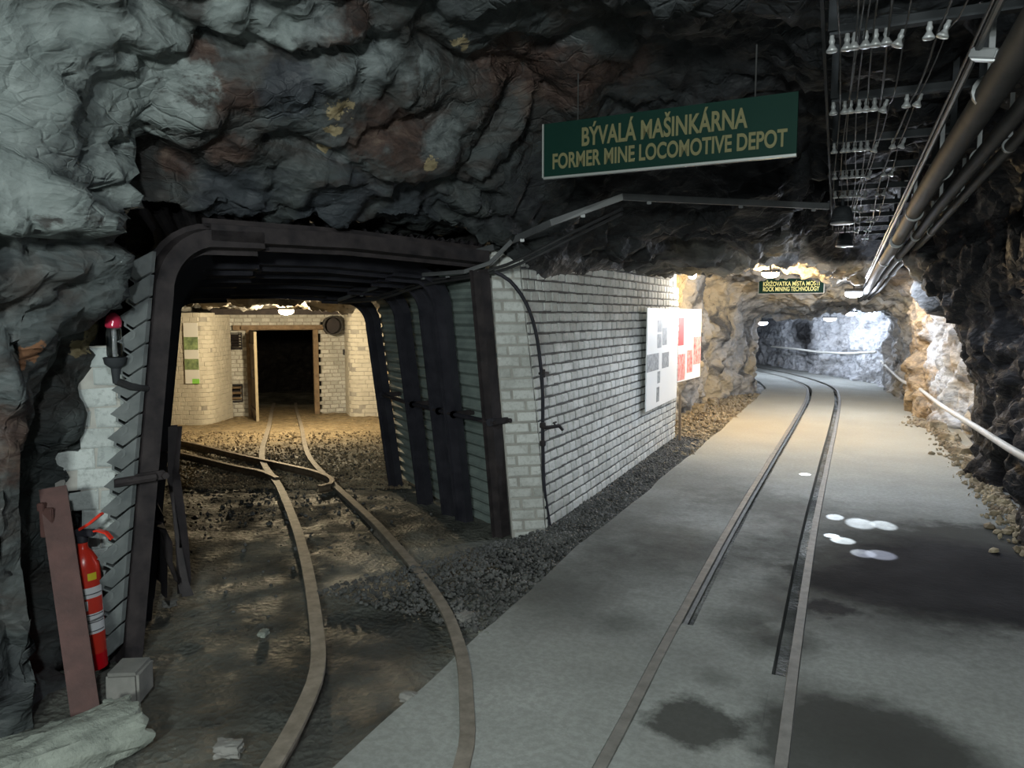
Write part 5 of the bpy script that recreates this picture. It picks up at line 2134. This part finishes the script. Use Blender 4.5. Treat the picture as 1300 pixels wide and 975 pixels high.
Mj = Matrix.Rotation(-0.5, 3, 'Z') @ Matrix.Rotation(0.3, 3, 'Y')
mb.box(jb, (0.085, 0.045, 0.035), Mj, 0.005)
mb.build('housing', MAT['clip'], t)
mb = MB()
mb.box(jb - Vector((0, 0, 0.02)), (0.075, 0.038, 0.006), Mj, 0.002)
mb.build('lid', MAT['plastic_white'], t)

# ------------------------------------------------------------------ cable duct over the portal and brow
duct = [G(1052, 262, 2.46), G(920, 256, 2.46), G(790, 250, 2.44), G(700, 283, 2.28), G(640, 310, 2.17), at_depth(590, 324, 5.35)]
t = thing('cable_duct', tuple(duct[2]), 'flat grey cable duct bent below the big green sign', 'cable duct')
mb = MB()
mb.sweep(duct, [(-0.012, -0.022), (0.012, -0.022), (0.012, 0.022), (-0.012, 0.022)])
mb.build('duct_body', MAT['conduit'], t)
for s, (i, f) in enumerate(((0, 0.15), (0, 0.85), (1, 0.75), (2, 0.55), (3, 0.6))):
    p = duct[i] + (duct[i + 1] - duct[i]) * f
    mb = MB()
    mb.box(p - Vector((0, 0, 0.03)), (0.03, 0.015, 0.022), Matrix.Rotation(0.4, 3, 'Z'), 0.003)
    mb.build('clip', MAT['clip'], t)
for k, (off, lb) in enumerate(((0.035, 'black cable just under the grey duct'), (0.065, 'lower black cable sagging under the grey duct'))):
    pts = [at_depth(790, 258 + off * 200, 4.9), at_depth(730, 286 + off * 220, 5.2), at_depth(660, 322 + off * 200, 5.35), at_depth(630, 335 + off * 150, 5.42), at_depth(600, 345 + off * 100, 5.45),
           at_depth(540, 352 + off * 150, 5.75), at_depth(480, 372 + off * 120, 6.2), at_depth(430, 384, 6.7)]
    P = path_interp([tuple(p) for p in pts], 0.12)
    mb = MB()
    mb.tube([Vector(p) for p in P], 0.011, 8)
    tag(mb.build('hanging_cable', MAT['black'], smooth=True), lb, 'cable')
duct2 = [at_depth(650, 306, 5.3), at_depth(622, 334, 5.35), at_depth(590, 345, 5.4), at_depth(520, 350, 5.7), at_depth(480, 364, 6.1), at_depth(430, 381, 6.6)]
t = thing('cable_duct', tuple(duct2[2]), 'thin grey cable duct along the tops of the right-hand drift posts', 'cable duct')
mb = MB()
mb.sweep(duct2, [(-0.010, -0.014), (0.010, -0.014), (0.010, 0.014), (-0.010, 0.014)])
mb.build('duct_body', MAT['conduit'], t)
for i, f in ((1, 0.5), (2, 0.3), (2, 0.75), (3, 0.5), (4, 0.4)):
    p = duct2[i] + (duct2[i + 1] - duct2[i]) * f
    mb = MB()
    mb.box(p - Vector((0, 0, 0.028)), (0.035, 0.015, 0.014), Matrix.Rotation(-0.3, 3, 'Z'), 0.003)
    mb.build('clip', MAT['clip'], t)

# cable with tap on the brick corner
P = [(628, 345, 5.33), (648, 357, 5.35), (668, 385, 5.38), (680, 420, 5.42), (686, 460, 5.45), (689, 500, 5.48), (689, 560, 5.55), (691, 620, 5.6), (698, 668, 5.62)]
pts = [at_depth(*q) for q in P]
t = thing('water_pipe', tuple(pts[-1]), 'thin dark pipe with a tap bending down the brick wall corner', 'pipe')
PP = path_interp([tuple(p) for p in pts], 0.07)
mb = MB()
mb.tube([Vector(p) for p in PP], 0.0135, 10)
mb.build('tube', MAT['steel_dark'], t, smooth=True)
tp = at_depth(690, 543, 5.50)
mb = MB()
Y_ = Vector((0.35, 1, 0)).normalized()
mb.tube([tp, tp + Vector((0.04, 0.05, 0.0)), tp + Vector((0.07, 0.14, 0.0))], 0.014, 10)
mb.tube([tp + Vector((0.07, 0.14, 0)), tp + Vector((0.09, 0.17, -0.035))], 0.012, 8)
mb.box(tp + Vector((0.055, 0.09, 0.03)), (0.012, 0.07, 0.012), None, 0.003)
mb.tube([tp + Vector((0.055, 0.09, 0.0)), tp + Vector((0.055, 0.09, 0.03))], 0.006, 8)
mb.build('tap', MAT['steel_rust'], t, smooth=True)
for (px, py) in ((689, 540), (689, 563)):
    q = at_depth(px, py, 5.5)
    mb = MB()
    mb.lathe(q, [(0.02, -0.02), (0.024, -0.012), (0.024, 0.012), (0.02, 0.02)], 10)
    mb.build('coupling', MAT['steel_rust'], t)
q = at_depth(689, 474, 5.47)
mb = MB()
mb.box(q + Vector((0.0, 0.02, 0)), (0.05, 0.09, 0.02), None, 0.003)
mb.lathe(q, [(0.02, -0.03), (0.02, 0.03)], 10)
mb.build('pipe_bracket', MAT['steel_rust'], t)

# ------------------------------------------------------------------ hose and rope along the walls
P = [G(1118, 458, 0.55), G(1130, 470, 0.52), G(1146, 484, 0.47), G(1165, 492, 0.42), G(1200, 514, 0.48), G(1245, 546, 0.60), G(1300, 580, 0.72)]
P = [Vector((min(p.x, 1.16), p.y, p.z)) for p in P]
P.append(Vector((P[-1].x + 0.02, 3.5, 0.85)))
PP = path_interp([tuple(p) for p in P], 0.2)
mb = MB()
mb.tube([Vector(p) for p in PP], 0.028, 12)
tag(mb.build('wall_hose', MAT['hose'], smooth=True), 'pale thick hose slung along the right rock wall', 'hose')
P = [G(985, 441, 1.0), G(1020, 443, 1.0), G(1060, 449, 1.0), G(1115, 449, 1.0)]
wallA, wallB = (-3.4, 26.9), (0.3, 19.9)
P = [HIT(px, py, wallA, wallB) for px, py in ((980, 440), (1010, 443), (1040, 447), (1075, 449), (1112, 447))]
mb = MB()
mb.tube(P, 0.03, 8)
tag(mb.build('hand_rope', MAT['rope'], smooth=True), 'pale rope stretched across the far rock wall at the bend', 'rope')


# ------------------------------------------------------------------ lamps
def lamp_light(t, loc, power, col, r=0.06, name='lamp_light', spot=None):
    ld_ = bpy.data.lights.new(name, 'SPOT' if spot else 'POINT')
    ld_.energy = power
    ld_.color = col
    ld_.shadow_soft_size = r
    lo = bpy.data.objects.new(name, ld_)
    COL.objects.link(lo)
    lo.location = Vector(loc) - Vector(t.location)
    lo.parent = t
    if spot:
        ld_.spot_size = spot[0]
        ld_.spot_blend = spot[1]
        d = Vector(spot[2]) - Vector(loc)
        lo.rotation_euler = d.to_track_quat('-Z', 'Y').to_euler()
    return lo


def bulkhead(key, label, size=(0.24, 0.10, 0.07), ang=0.0, strength=14, vis=True, hang=0.14):
    x, y, z, pw_, col = LAMPS[key]
    t = thing('tunnel_lamp', (x, y, z), label, 'lamp')
    Mz = Matrix.Rotation(ang, 3, 'Z')
    mb = MB()
    mb.box((x, y, z + size[2] * 0.75), (size[0], size[1], size[2] * 0.5), Mz, 0.012)
    mb.tube([(x, y, z + size[2]), (x, y, z + size[2] + hang)], 0.012, 8)
    mb.build('housing', MAT['bracket'], t, smooth=True)
    mb = MB()
    mb.lathe((x, y, z), [(0.02, -0.045), (0.06, -0.035), (0.085, -0.01), (0.09, 0.02), (0.088, 0.035)], 20, Mz @ Matrix.Diagonal((size[0] / 0.19, size[1] / 0.19, 1)))
    g = mb.build('glowing_lens', mat_emit('lens_' + key, col, strength), t, smooth=True)
    g.visible_shadow = True
    lamp_light(t, (x, y, z - 0.10 if key != 'behind' else z - 0.3), pw_, col, 0.06 if key != 'behind' else 0.22)
    return t


bulkhead('depot', 'bright warm lamp under the depot roof before the doorway', (0.26, 0.16, 0.07), 0.6, 22)
bulkhead('warm', 'oval warm lamp above the small far green sign', (0.26, 0.14, 0.07), 0.2, 22)
bulkhead('niche', 'warm lamp tucked under the roof above the posters', (0.12, 0.08, 0.05), 0.2, 8, hang=0.1)
bulkhead('rack', 'round bright white lamp hanging below the end of the insulator rack', (0.28, 0.28, 0.10), 0.0, 30, hang=0.6)
bulkhead('right', 'white lamp in the hollow of the right rock wall', (0.14, 0.10, 0.05), 1.5, 20, hang=0.12)
bulkhead('far_a', 'white lamp far ahead, leftmost of the three at the tunnel bend', (0.30, 0.12, 0.07), 0.5, 25, hang=0.2)
bulkhead('far_b', 'white lamp far ahead, middle of the three at the tunnel bend', (0.34, 0.12, 0.07), 0.5, 25, hang=0.2)
bulkhead('far_c', 'white lamp far ahead, rightmost of the three at the tunnel bend', (0.30, 0.12, 0.07), 0.2, 25, hang=0.2)
bulkhead('overhead', 'working lamp on the roof right above the camera', (0.24, 0.12, 0.07), 0.2, 10, hang=0.2)
bulkhead('behind', 'working lamp on the roof behind the camera', (0.24, 0.12, 0.07), 0.2, 10, hang=0.5)


def dish_lamp(px, py, z, label, targets, power):
    c = G(px, py, z)
    t = thing('dish_lamp', tuple(c), label, 'lamp')
    mb = MB()
    prof = [(0.085, 0.0), (0.088, 0.008)]
    for k in range(6):
        rr_ = 0.087 - k * k * 0.0007
        prof += [(rr_, 0.012 + k * 0.018), (rr_ - 0.005, 0.022 + k * 0.018)]
    prof += [(0.055, 0.125), (0.03, 0.135), (0.012, 0.14), (0.012, 0.19)]
    mb.lathe(c, prof, 28)
    mb.build('ribbed_housing', MAT['bracket'], t, smooth=True)
    mb = MB()
    mb.lathe(c, [(0.078, -0.012), (0.088, -0.010), (0.090, 0.0), (0.085, 0.004)], 28)
    mb.build('rim', MAT['clip'], t, smooth=True)
    mb = MB()
    mb.lathe(c, [(0.001, 0.002), (0.07, 0.002), (0.07, 0.006)], 24)
    mb.build('lens', mat_emit('dish_lens', COOL, 1.5), t)
    lamp_light(t, c - Vector((0, 0, 0.03)), 60, COOL, 0.05, 'spill', (math.radians(150), 0.35, c - Vector((0, 0, 2))))
    for (tx, ty, ang) in targets:
        g = G(tx, ty)
        lamp_light(t, c - Vector((0, 0, 0.02)), power, COOL, 0.004, 'beam', (ang, 0.55, g))
    return t


dish_lamp(1069, 283, 2.40, 'ribbed grey dish lamp under the rack, nearer of the two', [(1118, 704, 0.085), (1070, 686, 0.075), (1096, 702, 0.07), (1056, 680, 0.05)], 2000)
dish_lamp(1072, 312, 2.40, 'ribbed grey dish lamp under the rack, farther of the two', [(1092, 665, 0.07), (1122, 667, 0.06), (1060, 657, 0.045), (1022, 602, 0.05)], 1900)
